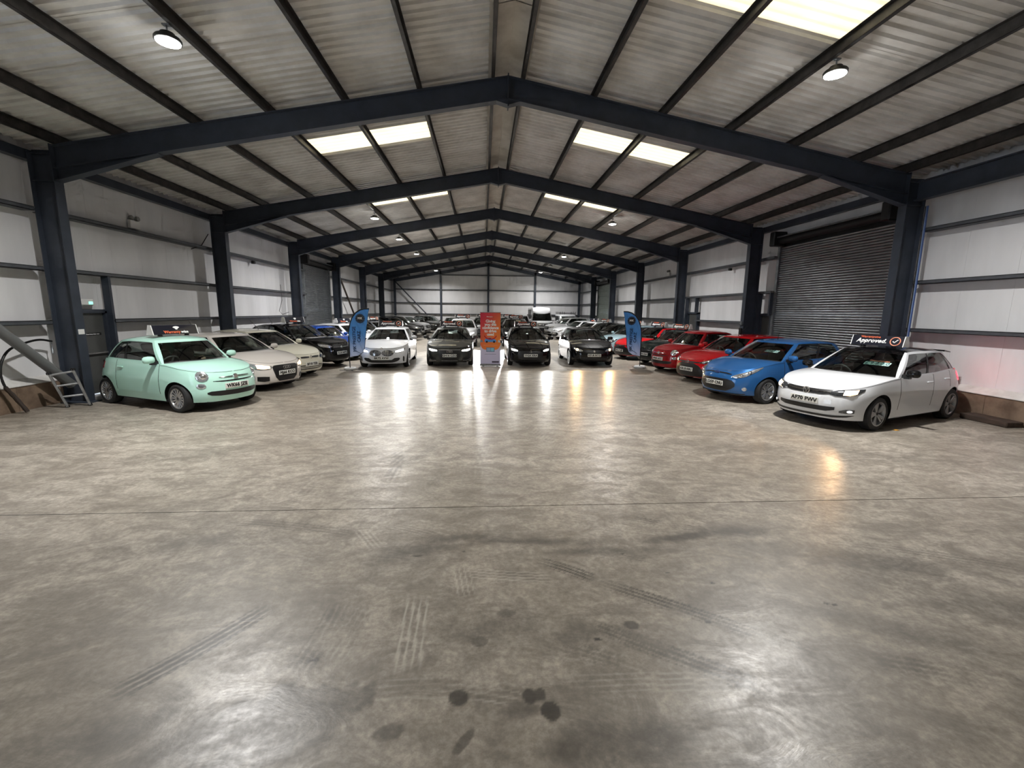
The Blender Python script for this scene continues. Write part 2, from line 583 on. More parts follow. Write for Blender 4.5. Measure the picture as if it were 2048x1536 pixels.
def slab_with_marks(a, b, parts):
    """top face cut into rectangles (x0, x1, y0, y1, step); marks kept as a value on its points"""
    V, Q, base = [], [], 0
    for (x0, x1, y0, y1, st) in parts:
        nx, ny = max(2, int((x1 - x0) / st) + 1), max(2, int((y1 - y0) / st) + 1)
        X, Y = np.meshgrid(np.linspace(x0, x1, nx), np.linspace(y0, y1, ny))
        V.append(np.stack([X.ravel(), Y.ravel(), np.zeros(X.size)], 1))
        idx = np.arange(nx * ny).reshape(ny, nx) + base
        Q.append(np.stack([idx[:-1, :-1].ravel(), idx[:-1, 1:].ravel(), idx[1:, 1:].ravel(), idx[1:, :-1].ravel()], 1))
        base += nx * ny
    xs, xe = -XW - .1, XW + .1
    V.append(np.array([(x, y, z) for z in (-.2, 0) for y in (a, b) for x in (xs, xe)], float))
    Q.append(np.array([(0, 2, 3, 1), (0, 1, 5, 4), (2, 6, 7, 3), (0, 4, 6, 2), (1, 3, 7, 5)]) + base)
    V, Q = np.concatenate(V), np.concatenate(Q)
    me = bpy.data.meshes.new('floor_slab')
    me.vertices.add(len(V))
    me.vertices.foreach_set('co', V.ravel())
    me.loops.add(Q.size)
    me.loops.foreach_set('vertex_index', Q.ravel().astype(np.int32))
    me.polygons.add(len(Q))
    me.polygons.foreach_set('loop_start', np.arange(0, Q.size, 4, dtype=np.int32))
    me.update(calc_edges=True)
    at = me.attributes.new('mark', 'FLOAT', 'POINT')
    at.data.foreach_set('value', floor_marks(V[:, 0], V[:, 1]).astype(np.float32))
    me.materials.append(FLOORM)
    link('floor_slab', me, fl)


for a, b in zip(ys[:-1], ys[1:]):
    a2, b2 = a + .006, b - .006
    xs, xe = -XW - .1, XW + .1
    if abs(b - 4.5) < .01:
        slab_with_marks(a2, b2, [(xs, xe, a2, 1.7, 2.0), (xs, -4, 1.7, b2, .05), (-4, 4, 1.7, b2, .013), (4, xe, 1.7, b2, .05)])
    elif abs(a - 4.5) < .01:
        slab_with_marks(a2, b2, [(xs, -4, a2, b2, .08), (-4, 4, a2, b2, .03), (4, xe, a2, b2, .08)])
    else:
        s = MB()
        s.box(xs, xe, a2, b2, -.2, 0)
        s.build('floor_slab', FLOORM, fl)
s = MB()
s.box(-XW - .1, XW + .1, Y_BACK, Y_GABLE + .2, -.24, -.012)
s.build('joint_filler', grainy('joint_dirt', srgb(48, 42, 36), srgb(70, 62, 54), 9, .9), fl)


def zr(x):
    return ZT - SL * abs(x)


# ---- roof
ceil = struct('ceiling', 'pale ribbed metal roof on dark purlins with bright rooflight strips')
PX = [.35, 1.9, 3.45, 5.0, 6.5, 8.05, 9.2]


def rib_profile(y0, y1, depth=.040, pitch=.2):
    pts = [(y0 + .003, 0)]
    n = int(round((y1 - y0) / pitch))
    for i in range(n):
        c = y0 + (i + .5) * pitch
        pts += [(c - .038, 0), (c - .018, -depth), (c + .018, -depth), (c + .038, 0)]
    pts.append((y1 - .003, 0))
    return pts


def sheet_mesh(sgn, xa, xb, name, m):
    b = MB()
    pr = rib_profile(0, 1)
    P = [[(sgn * x, y, ZT + .238 - SL * x + d) for (y, d) in pr] for x in (xa, xb)]
    b.grid(P, flip=sgn > 0)
    # the upper skin, so a sheet is a closed slab
    Q = [[(sgn * x, y, ZT + .29 - SL * x) for y in (0.003, .997)] for x in (xa, xb)]
    b.grid(Q, flip=sgn < 0)
    return b.mesh(name, m)


def rooflight_material():
    m = mat('rooflight_grp', srgb(250, 240, 205), .4)
    t = NT(m)
    g = t.n('ShaderNodeNewGeometry')
    p = g.outputs['Position']
    sx = t.n('ShaderNodeSeparateXYZ')
    t.t.links.new(p, sx.inputs[0])
    f = t.ramp(t.noise(p, 2.2, 5, .6), .3, .7)
    c = t.mix(f, (1.0, .93, .72), (1.0, .88, .60))
    t.to(c, 'Emission Color')
    w = t.math('SINE', t.math('MULTIPLY', t.math('SUBTRACT', sx.outputs[1], .25 + .05), 2 * math.pi / .2))  # rib shading put into the emission strength, dimmer between the ribs
    t.to(t.ramp(w, -1.0, .2, SKY_E * .72, SKY_E), 'Emission Strength')
    return m


ROOFL = rooflight_material()
full = {s: sheet_mesh(s, .30, 9.95, 'roof_sheet', SHEET) for s in (-1, 1)}
upper = {s: sheet_mesh(s, .30, 1.97, 'roof_sheet', SHEET) for s in (-1, 1)}
lower = {s: sheet_mesh(s, 5.06, 9.95, 'roof_sheet', SHEET) for s in (-1, 1)}
skyA = {s: sheet_mesh(s, 1.98, 3.45, 'rooflight', ROOFL) for s in (-1, 1)}
skyB = {s: sheet_mesh(s, 3.45, 5.05, 'rooflight', ROOFL) for s in (-1, 1)}
y = Y_BACK + .05
while y < Y_GABLE + .1:
    ph = (y - FR0) % BAY
    for s in (-1, 1):
        if abs(ph - 2.05) < .3 and not (s < 0 and 4 < y < 10):
            link('roof_sheet', upper[s], ceil, (0, y, 0))
            link('roof_sheet', lower[s], ceil, (0, y, 0))
            link('rooflight', skyA[s], ceil, (0, y, 0))
            link('rooflight', skyB[s], ceil, (0, y, 0))
        else:
            link('roof_sheet', full[s], ceil, (0, y, 0))
    y += 1.0
for s in (-1, 1):
    for x in PX:
        b = MB()
        z0 = zr(x)
        xs = s * x
        o = -s  # open side
        b.box(xs - .004, xs + .004, Y_BACK, Y_GABLE, z0, z0 + .195)
        b.box(min(xs, xs + o * .065), max(xs, xs + o * .065), Y_BACK, Y_GABLE, z0, z0 + .006)
        b.box(min(xs, xs + o * .065), max(xs, xs + o * .065), Y_BACK, Y_GABLE, z0 + .189, z0 + .195)
        b.box(min(xs + o * .061, xs + o * .065), max(xs + o * .061, xs + o * .065), Y_BACK, Y_GABLE, z0, z0 + .022)
        b.build('purlin', PURLIN, ceil)
y = Y_BACK
while y < Y_GABLE:
    b = MB()
    b.grid([[(-.42, yy, zr(.42) + .19), (0, yy, zr(0) + .22), (.42, yy, zr(.42) + .19)] for yy in (y + .01, min(y + 3, Y_GABLE) - .01)])
    b.grid([[(-.42, yy, zr(.42) + .22), (0, yy, zr(0) + .25), (.42, yy, zr(.42) + .22)] for yy in (y + .01, min(y + 3, Y_GABLE) - .01)], flip=True)
    b.build('ridge_cap', RIDGE, ceil)
    y += 3.0
# outer skin closes the roof against the sky
b = MB()
for s in (-1, 1):
    b.grid([[(s * x, yy, ZT + .33 - SL * x) for yy in (Y_BACK - .1, Y_GABLE + .3)] for x in (0, 10.2)], flip=s > 0)
b.build('roof_outer_skin', GALV, ceil)


# ---- walls
def girt(parent, side, z, y0, y1, d=.17, h=.085):
    b = MB()
    xa, xb = side * XO, side * (XO + d + .08)
    lo, hi = min(xa, xb), max(xa, xb)
    b.box(lo, hi, y0, y1, z - h / 2, z - h / 2 + .012)
    b.box(lo, hi, y0, y1, z + h / 2 - .012, z + h / 2)
    b.box(min(xa, xa + side * .01), max(xa, xa + side * .01), y0, y1, z - h / 2, z + h / 2)
    b.build('girt', GIRT, parent)


SHUT_SPEC = {1: [(10.85, 15.32, 4.50, SHUT), (35.75, 40.0, 4.5, SHUT2)], -1: [(24.1, 28.0, 4.47, SHUT)]}
PDOOR = {1: [(15.42, 16.06, 2.08), (21.0, 21.95, 2.12)], -1: [(10.75, 11.66, 2.0)]}
OPEN = {-1: [(-1.6, 3.6, 4.4)], 1: []}
for side, nm in ((-1, 'left'), (1, 'right')):
    wl = struct('wall_' + nm, 'white sheeted side wall on the %s with dark rails above a brown plinth' % nm)
    holes = [h[:3] for h in SHUT_SPEC[side]] + PDOOR[side] + OPEN[side]
    # cut points along the wall: 1 m sheets, broken at openings
    cuts = set(np.arange(Y_BACK + .05, Y_GABLE, 1.0).round(3).tolist()) | {Y_GABLE}
    for h in holes:
        cuts |= {h[0], h[1]}
    cuts = sorted(cuts)
    for a, c in zip(cuts[:-1], cuts[1:]):
        if c - a < .02:
            continue
        mid = (a + c) / 2
        z0 = .5
        for h in holes:
            if h[0] < mid < h[1]:
                z0 = h[2]
        b = MB()
        x0, x1 = sorted((side * XW, side * (XW + .06)))
        b.box(x0, x1, a + .0012, c - .0012, z0, zr(XW) + .3)
        b.build('wall_sheet', WALLM, wl)
        if z0 < 1:
            b = MB()
            x0, x1 = sorted((side * XP, side * (XW + .1)))
            b.box(x0, x1, a + .003, c - .003, 0, .50)
            b.build('plinth_block', PLINTH, wl)
            b = MB()
            b.prism([(side * (XP - .02), .50), (side * (XP - .02), .515), (side * (XW), .63), (side * (XW), .50)][::side], a, c)
            b.build('ledge_flashing', LEDGE, wl)
    # backing (also seals the joints)
    b = MB()
    segs = [Y_BACK] + [v for h in sorted(holes) for v in h[:2]] + [Y_GABLE]
    x0, x1 = sorted((side * (XW + .061), side * (XW + .1)))
    for a, c in zip(segs[::2], segs[1::2]):
        b.box(x0, x1, a, c, 0, zr(XW) + .35)
    for h in holes:
        b.box(x0, x1, h[0], h[1], h[2], zr(XW) + .35)
    b.build('sheet_backing', GAPM, wl)
    # rails, interrupted at columns and openings
    fr = [Y_BACK] + [f for f in FRAMES if f > Y_BACK] + [Y_GABLE]
    for z in (4.08, 2.88, 1.76):
        for a, c in zip(fr[:-1], fr[1:]):
            a2, c2 = a + .11, c - .11
            parts = [(a2, c2)]
            for h in holes:
                if h[2] > z - .05:
                    nxt = []
                    for (p, q) in parts:
                        if h[1] <= p or h[0] >= q:
                            nxt.append((p, q))
                        else:
                            if h[0] - p > .15:
                                nxt.append((p, h[0] - .04))
                            if q - h[1] > .15:
                                nxt.append((h[1] + .04, q))
                    parts = nxt
            for (p, q) in parts:
                girt(wl, side, z, p, q)
    b = MB()
    b.box(*sorted((side * 9.78, side * 9.95)), Y_BACK, Y_GABLE, 5.05, 5.24)
    b.build('eaves_beam', STEEL, wl)
# deep tie beam between the columns of the nearest bay, right-hand side
b = MB()
for z0, z1, w in ((4.72, 4.745, .09), (4.745, 5.115, .008), (5.115, 5.14, .09)):
    b.box(9.50 - w, 9.50 + w, 4.31, 10.09, z0, z1)
tag(b.build('tie_beam', STEEL), 'deep dark steel tie beam running along the right wall before the shutter column', 'beam')

wb = struct('wall_back', 'white sheeted gable wall at the far end with dark posts')
for xa in np.arange(-10, 10, 1.0):
    b = MB()
    xb = xa + 1
    za, zb = zr(xa) + .22, zr(xb) + .22
    b.prism([(xa + .0012, 0), (xb - .0012, 0), (xb - .0012, zb), (xa + .0012, za)], Y_GABLE, Y_GABLE + .06)
    b.build('wall_sheet', WALLM, wb)
b = MB()
b.prism([(-10.1, 0), (10.1, 0), (10.1, zr(10.1) + .28), (0, ZT + .28), (-10.1, zr(10.1) + .28)], Y_GABLE + .07, Y_GABLE + .12)
b.build('sheet_backing', GAPM, wb)
for x in (-9.6, -4.9, 0, 4.9, 9.6):
    b = MB()
    zt = zr(x) - .05
    for p in ((x - .1, x + .1, -.30, -.285), (x - .1, x + .1, -.115, -.10), (x - .006, x + .006, -.285, -.115)):
        b.box(p[0], p[1], Y_GABLE + p[2], Y_GABLE + p[3], 0, zt)
    b.build('gable_post', STEEL, wb)
for z in (1.76, 2.88, 4.25, 5.75):
    for xa, xb in ((-9.5, -5.0), (-4.8, -.1), (.1, 4.8), (5.0, 9.5)):
        if zr(max(abs(xa), abs(xb))) < z - .3 and z > 5:
            continue
        b = MB()
        b.box(xa, xb, Y_GABLE - .17, Y_GABLE - .16, z - .045, z + .045)
        b.box(xa, xb, Y_GABLE - .17, Y_GABLE, z + .035, z + .045)
        b.box(xa, xb, Y_GABLE - .17, Y_GABLE, z - .045, z - .035)
        b.build('girt', GIRT, wb)
b = MB()
for s in (-1, 1):
    b.prism([(0, ZT - .3), (s * 9.7, zr(9.7) - .3), (s * 9.7, zr(9.7)), (0, ZT)][::-s], Y_GABLE - .30, Y_GABLE - .1)
b.build('gable_rafter', STEEL, wb)
for s in (-1, 1):
    b = MB()
    b.box(*sorted((s * 9.97, s * 10.15)), Y_GABLE - .03, Y_GABLE + .15, 0, zr(9.9) + .3)
    b.build('corner_flashing', WALLM, wb)
wf = struct('wall_front', 'white sheeted gable wall behind the viewer')
b = MB()
b.prism([(-10.1, 0), (10.1, 0), (10.1, zr(10.1) + .28), (0, ZT + .28), (-10.1, zr(10.1) + .28)], Y_BACK - .1, Y_BACK)
b.build('wall_sheet', WALLM, wf)

# ---- portal frames
ORD = ['nearest', 'second', 'third', 'fourth', 'fifth', 'sixth']


def i_section(b, axis, c, w, t, lo, hi):
    pass


def frame(y, label):
    t = thing('portal_frame', label, 'steel frame', (0, y, 0), group='portal frames of the hall')
    fw_, ft = .105, .018
    for s in (-1, 1):
        b = MB()
        x0, x1 = sorted((s * XI, s * (XI + ft)))
        b.box(x0, x1, -fw_, fw_, 0, zr(XI) + .02)
        x0, x1 = sorted((s * (XO - ft), s * XO))
        b.box(x0, x1, -fw_, fw_, 0, zr(XO) - .02)
        x0, x1 = sorted((s * (XI + ft), s * (XO - ft)))
        b.box(x0, x1, -.007, .007, 0, zr(XO))
        for z in (4.63, 5.15):
            b.box(x0, x1, -.09, .09, z, z + .014)
        b.box(*sorted((s * (XI - .1), s * (XO + .05))), -.16, .16, 0, .022)
        b.build('column', STEEL, t)
        # rafter: two flanges and a web along the slope
        b = MB()
        d = .45
        for (za, zb, w) in ((0, -ft, .095), (-d + ft, -d, .095), (-ft, -d + ft, .006)):
            b.prism([(s * .012, ZT + zb), (s * XI, zr(XI) + zb), (s * XI, zr(XI) + za), (s * .012, ZT + za)][::s], -w, w)
        b.build('rafter', STEEL, t)
        # haunch: tapered tee under the rafter end
        b = MB()
        xh, zh = 7.2, zr(7.2) - d
        b.prism([(s * xh, zh), (s * XI, 4.65), (s * XI, zr(XI) - d)][::s], -.006, .006)
        b.prism([(s * xh, zh), (s * XI, 4.65), (s * XI, 4.632), (s * xh, zh - .018)][::-s], -.095, .095)
        b.build('haunch', STEEL, t)
        b = MB()
        b.tube([(s * 6.35, .10, zr(6.35) - d + .02), (s * 6.5, .62, zr(6.5) + .06)], .011, 6)
        b.build('fly_brace', GALV, t)
    b = MB()
    b.box(-.012, .012, -.11, .11, ZT - .60, ZT + .04)
    b.prism([(-.30, ZT - .48), (0, ZT - .56), (.30, ZT - .48), (.30, ZT - .44), (-.30, ZT - .44)], -.09, .09)
    b.build('apex_plate', STEEL, t)


for k, yf in enumerate(FRAMES):
    i = k - 1
    if i >= 0:
        frame(yf, '%s dark blue-grey steel portal frame spanning the hall, counting from the viewer' % ORD[i])
    else:
        frame(yf, 'dark blue-grey steel portal frame standing just beside the viewer, out of the picture')


# ---- roller shutters
def shutter(n, side, y0, y1, zt, m, label):
    d = struct('door_%d' % n, label)
    pitch = .075
    b = MB()
    pr = [(.036 * math.sin(math.pi * k / 8), .0372 * (1 - math.cos(math.pi * k / 8))) for k in range(9)]
    P = [[(side * (9.93 - p), yy, q) for p, q in pr] for yy in (y0 + .03, y1 - .03)]
    b.grid(P, flip=side > 0)
    P = [[(side * (9.96), yy, q) for p, q in pr] for yy in (y0 + .03, y1 - .03)]
    b.grid(P, flip=side < 0)
    me = b.mesh('slat', m, 60)
    k = 0
    while (k + 1) * pitch < zt:
        link('slat', me, d, (0, 0, k * pitch))
        k += 1
    for yy, o in ((y0, -1), (y1, 1)):
        b = MB()
        b.box(*sorted((side * 9.84, side * 10.09)), *sorted((yy - .06 * o, yy + .06 * o)), 0, zt)
        b.build('guide_rail', GALV, d)
        b = MB()
        ya, yb = sorted((yy - .02 * o, yy + .22 * o)) if side < 0 else sorted((yy - .18 * o, yy + .08 * o))
        b.rbox(*sorted((side * 9.50, side * 9.98)), ya, yb, zt - .06, zt + .42, .03)
        b.build('end_bracket', BLACK, d)
    b = MB()
    b.lathe([(.01, y0), (.13, y0), (.13, y1), (.01, y1)], 16, 'y', tf=Matrix.Translation((side * 9.78, 0, zt + .12)))
    b.build('barrel', DISC, d, 40)
    b = MB()
    b.box(*sorted((side * 9.97, side * 10.09)), y0 - .05, y1 + .05, zt - .12, zt + .1)
    b.build('lintel', DISC, d)
    b = MB()
    b.box(*sorted((side * 9.60, side * 9.66)), y0, y1, zt + .20, zt + .24)
    b.build('safety_rail', GALV, d)
    return d


n = 1
for side in (1, -1):
    for i, (a, c, z, m) in enumerate(SHUT_SPEC[side]):
        lab = {(1, 0): 'large closed grey steel roller shutter in the right wall behind the blue hatchback',
               (1, 1): 'far pale roller shutter in the right wall near the vans',
               (-1, 0): 'closed grey roller shutter in the left wall behind the blue feather flag'}[side, i]
        shutter(n, side, a, c, z, m, lab)
        n += 1


def pass_door(n, side, y0, y1, zt, label):
    d = struct('door_%d' % n, label)
    b = MB()
    b.box(*sorted((side * 9.93, side * 9.97)), y0 + .05, y1 - .05, .02, zt - .05)
    b.build('door_leaf', DOORM, d)
    b = MB()
    for p in ((y0 - .03, y0 + .05, 0, zt), (y1 - .05, y1 + .03, 0, zt), (y0 - .03, y1 + .03, zt - .05, zt + .04)):
        b.box(*sorted((side * 9.86, side * 10.06)), *p)
    b.build('door_frame', STEEL, d)
    b = MB()
    for yy in (y0 - .06, y1 + .01):
        b.box(*sorted((side * XO, side * 9.9)), yy, yy + .07, zt if yy < y0 else 0, 2.85)
    b.build('door_post', STEEL, d)
    b = MB()
    b.box(*sorted((side * 9.86, side * 9.885)), y0 + .12, y1 - .1, .98, 1.01)
    b.box(*sorted((side * 9.885, side * 9.93)), y0 + .14, y0 + .18, .97, 1.02)
    b.box(*sorted((side * 9.885, side * 9.93)), y1 - .18, y1 - .14, .97, 1.02)
    b.build('push_bar', ALUM, d)
    return d


dl = pass_door(n, -1, *PDOOR[-1][0], 'grey personnel door with push bar behind the mint hatchback')
b = MB()
b.box(-9.929, -9.924, 10.98, 11.5, 1.42, 1.48)
o = b.build('door_sign', INK, dl)
place_text(text_mesh('Please keep door shut', .042, m=INKW), o, (-9.921, 11.25, 1.45), (0, 1, 0), (0, 0, 1))
b = MB()
b.rbox(-9.93, -9.86, 10.82, 11.35, 2.13, 2.28, .02)
o = b.build('exit_light', WHITEP, dl)
b = MB()
b.box(-9.858, -9.853, 11.2, 11.3, 2.16, 2.22)
b.build('green_indicator', mat('exit_green', (.2, .9, .6), .4, emit=(.3, 1.0, .7), estr=1.5), o)
n += 1
for i, (a, c, z) in enumerate(PDOOR[1]):
    pass_door(n, 1, a, c, z, ['grey personnel door in the right wall between shutter and column', 'grey personnel door in the right wall behind the red cars'][i])
    n += 1
# ------------------------------------------------------------------ cars
def pchip(pts):
    xs = np.array([p[0] for p in pts], float)
    ys_ = np.array([p[1] for p in pts], float)
    h = np.diff(xs)
    dl_ = np.diff(ys_) / h
    d = np.zeros(len(xs))
    for i in range(1, len(xs) - 1):
        if dl_[i - 1] * dl_[i] > 0:
            w1, w2 = 2 * h[i] + h[i - 1], h[i] + 2 * h[i - 1]
            d[i] = (w1 + w2) / (w1 / dl_[i - 1] + w2 / dl_[i])
    d[0], d[-1] = dl_[0], dl_[-1]

    def f(x):
        x = np.clip(np.asarray(x, float), xs[0], xs[-1])
        i = np.clip(np.searchsorted(xs, x) - 1, 0, len(xs) - 2)
        t = (x - xs[i]) / h[i]
        t2, t3 = t * t, t * t * t
        return (2 * t3 - 3 * t2 + 1) * ys_[i] + (t3 - 2 * t2 + t) * h[i] * d[i] + (-2 * t3 + 3 * t2) * ys_[i + 1] + (t3 - t2) * h[i] * d[i + 1]
    return f


HATCH = dict(L=3.97, W=1.74, H=1.45, wb=2.50, fo=.80, R=.31, n=7.0, m=2.6, sill=.20,
             front=[(.14, -.17), (.22, -.05), (.32, -.01), (.45, 0), (.58, -.02), (.68, -.06), (.76, -.13), (.95, -.30)],
             rear=[(.2, -.12), (.35, -.01), (.5, 0), (.65, -.03), (.85, -.08), (1.02, -.17), (1.2, -.26)],
             side=[(.15, .93), (.25, .962), (.45, .985), (.65, 1.0), (.8, .988), (.95, .955), (1.12, .90)],
             top=[(0, .74), (.12, .775), (.45, .86), (1.0, .925), (1.35, .95), (2.4, .965), (3.3, 1.01), (3.97, 1.03)],
             cowl_c=1.00, cowl_z=.985, cowl_a=1.30, hdr_c=1.80, hdr_a=1.98,
             roof=[(1.80, 1.405), (2.2, 1.445), (2.7, 1.45), (3.2, 1.425), (3.62, 1.36)], drop=.045,
             yroof=(.575, .60, .53), ct=3.42, cb=3.60, crown=.035,
             win=dict(a=(.045, .04), b=(.47, .46), b2=(.515, .50), c=(.90, .86), rnd=.05, t0=.05, t1=.90), quarter=None,
             doors=2, wheel=('spoke', 10, SILVER), roofm=None, mirror=None)


def spec(base, **kw):
    d = dict(base)
    for k, v in kw.items():
        d[k] = v
    return d


class Shape:
    def __init__(s, p):
        s.p = p
        a, b = p['L'] / 2, p['W'] / 2
        th = np.linspace(0, math.pi / 2, 500)
        n, m = p['n'], p['m']
        xf = a * np.cos(th) ** (2 / n)
        yf = b * np.sin(th) ** (2 / m)
        xr = -a * np.cos(th[::-1]) ** (2 / (n + 1))
        yr = b * np.sin(th[::-1]) ** (2 / (m + .2))
        X = np.concatenate([xf, xr[1:]])
        Y = np.concatenate([yf, yr[1:]])
        X[0], Y[0], X[-1], Y[-1] = a, 0, -a, 0
        # insert a fine run near the ends, where the power law is steep
        Q = np.concatenate([[0], np.cumsum(np.hypot(np.diff(X), np.diff(Y)))])
        s.Q, s.X, s.Y, s.QT, s.a, s.b = Q, X, Y, Q[-1], a, b
        s.fr, s.re, s.sd = pchip(p['front']), pchip(p['rear']), pchip(p['side'])
        s.tp = pchip(p['top'])
        s.rf = pchip(p['roof'])

    def q_of_x(s, x):
        return np.interp(-np.asarray(x, float), -s.X, s.Q)

    def plan(s, q):
        return np.interp(q, s.Q, s.X), np.interp(q, s.Q, s.Y)

    def S(s, q, z):
        q = np.asarray(q, float)
        z = np.asarray(z, float)
        x, y = s.plan(q)
        w = np.clip((x - s.a * .35) / (s.a * .65), 0, 1)
        wr = np.clip((-x - s.a * .45) / (s.a * .55), 0, 1)
        wf = w * w * (3 - 2 * w)
        wr = wr * wr * (3 - 2 * wr)
        return np.stack([x + s.fr(z) * wf - s.re(z) * wr, y * s.sd(z), z + 0 * x], -1)

    def ztop(s, q):
        x, y = s.plan(q)
        return s.tp(s.a - x)

    def nrm(s, q, z):
        e = .004
        du = s.S(q + e, z) - s.S(q - e, z)
        dv = s.S(q, z + e) - s.S(q, z - e)
        n_ = np.cross(du, dv)
        return n_ / np.maximum(np.linalg.norm(n_, axis=-1, keepdims=True), 1e-9)

    def patch(s, st, mb, off=.008, nz=5, mirror=1, mi=0, skirt=.03, bulge=0.0):
        """patch on the shell: stations (q, zlo, zhi); mirror=-1 puts it on the car's right"""
        st = np.array(st, float)
        qs = np.abs(st[:, 0])
        sg = np.where(st[:, 0] < 0, -1, 1) * mirror
        rows = []
        for k in range(nz + 1):
            t = k / nz
            z = st[:, 1] + (st[:, 2] - st[:, 1]) * t
            P = s.S(qs, z)
            N = s.nrm(np.maximum(qs, .005), z)
            u = np.linspace(-1, 1, len(st))
            bb = bulge * np.maximum(0, 1 - u * u) * (1 - (2 * t - 1) ** 2)
            A = P + N * (off + bb)[:, None] if bulge else P + N * off
            A = A.copy()
            A[:, 1] *= sg
            rows.append(A)
        flip = (mirror * (1 if st[-1, 0] > st[0, 0] else -1)) < 0
        mb.grid(rows, mi, flip=flip)
        # skirt back into the body
        R = len(rows)
        loop = [rows[0][j] for j in range(len(st))] + [rows[i][-1] for i in range(1, R)] + [rows[-1][j] for j in range(len(st) - 2, -1, -1)] + [rows[i][0] for i in range(R - 2, 0, -1)]
        c = np.mean(loop, axis=0)
        back = []
        for p in loop:
            q = np.array(p, float)
            d = np.array([q[0] * .0 + (1 if q[0] > 0 else -1) * .7, np.sign(q[1]) * .3 if abs(q[1]) > .3 else 0, 0])
            back.append(q - d * skirt)
        loop.append(loop[0])
        back.append(back[0])
        mb.grid([loop, back], mi, flip=not flip)


def ell(q, z, rq, rz, n=15, lo=None, hi=None):
    out = []
    for k in range(n):
        a = math.pi * k / (n - 1)
        c, s_ = -math.cos(a), math.sin(a)
        out.append((q + rq * c, z - rz * max(s_, .02), z + rz * max(s_, .02)))
    return out


def lin(pts, n=9):
    """resample (q, zlo, zhi) stations"""
    q = [p[0] for p in pts]
    qq = sorted(set(np.linspace(q[0], q[-1], n).tolist() + q))
    return [(t, float(np.interp(t, q, [p[1] for p in pts])), float(np.interp(t, q, [p[2] for p in pts]))) for t in qq]


def sym(pts, n=9):
    """stations given for q>=0, mirrored over the centre line"""
    h = lin(pts, n)
    return [(-q, a, b) for q, a, b in h[::-1] if q > 1e-6] + h


WHEELS = {}


def wheel_mesh(R, style, ns, m):
    key = (round(R, 3), style, ns, m.name)
    if key in WHEELS:
        return WHEELS[key]
    w = .10
    rr = R * .68
    b = MB()
    b.lathe([(rr, -w * .9), (rr + .02, -w), (R - .03, -w), (R - .006, -w * .8), (R, -w * .45), (R, w * .45), (R - .006, w * .8), (R - .03, w), (rr + .02, w), (rr, w * .9), (rr - .01, 0)], 36, 'y', close=True)
    ty = b.mesh('tyre', RUBBER, 35)
    b = MB()
    # barrel, rim flange, brake disc behind, hub
    b.lathe([(rr + .004, w * .92), (rr + .012, w * .99), (rr - .006, w * .99), (rr - .02, w * .80), (rr - .03, -w * .8)], 36, 'y')
    ri = MB()
    f0 = w * .74
    hub = R * .17
    b.lathe([(.001, f0 + .004), (hub * .55, f0 + .004), (hub * .6, f0 - .004), (hub, f0 - .008), (hub, f0 - .05)], 20, 'y')
    for k in range(ns):
        a0 = 2 * math.pi * k / ns
        specs = [0.0] if style == 'spoke' else [-.13, .13]
        for da in specs:
            wb_, wt = (.020, .016) if style == 'spoke' and ns > 7 else ((.045, .03) if style == 'spoke' else (.022, .018))
            if style == 'blade':
                wb_, wt = .022, .034
            a1 = a0 + da * .55
            a2 = a0 + da * 1.25
            p0 = np.array([math.cos(a1), math.sin(a1)]) * hub * .8
            p1 = np.array([math.cos(a2), math.sin(a2)]) * (rr - .012)
            dr = (p1 - p0) / np.linalg.norm(p1 - p0)
            pe = np.array([-dr[1], dr[0]])
            V = []
            for (pp, ww, yf) in ((p0, wb_, f0 - .002), (p1, wt, w * .86)):
                for sx, dy in ((-1, -.004), (-.5, .004), (.5, .004), (1, -.004), (1, -.035), (-1, -.035)):
                    q = pp + pe * ww * sx
                    V.append((q[0], yf + dy, q[1]))
            Fc = [(i, (i + 1) % 6, 6 + (i + 1) % 6, 6 + i)[::-1] for i in range(6)]
            b.add(V, Fc)
    ri = b.mesh('rim', m, 35)
    b = MB()
    b.lathe([(.001, w * .28), (rr * .72, w * .28), (rr * .74, w * .2), (rr - .03, -w * .1), (.001, -w * .1)], 28, 'y')
    dk = b.mesh('brake_disc', DISC, 30)
    b = MB()
    b.lathe([(.001, f0 + .008), (hub * .45, f0 + .007), (hub * .52, f0)], 16, 'y')
    cp = b.mesh('centre_cap', BLACK, 30)
    WHEELS[key] = (ty, ri, dk, cp)
    return WHEELS[key]


INTERIOR = {}


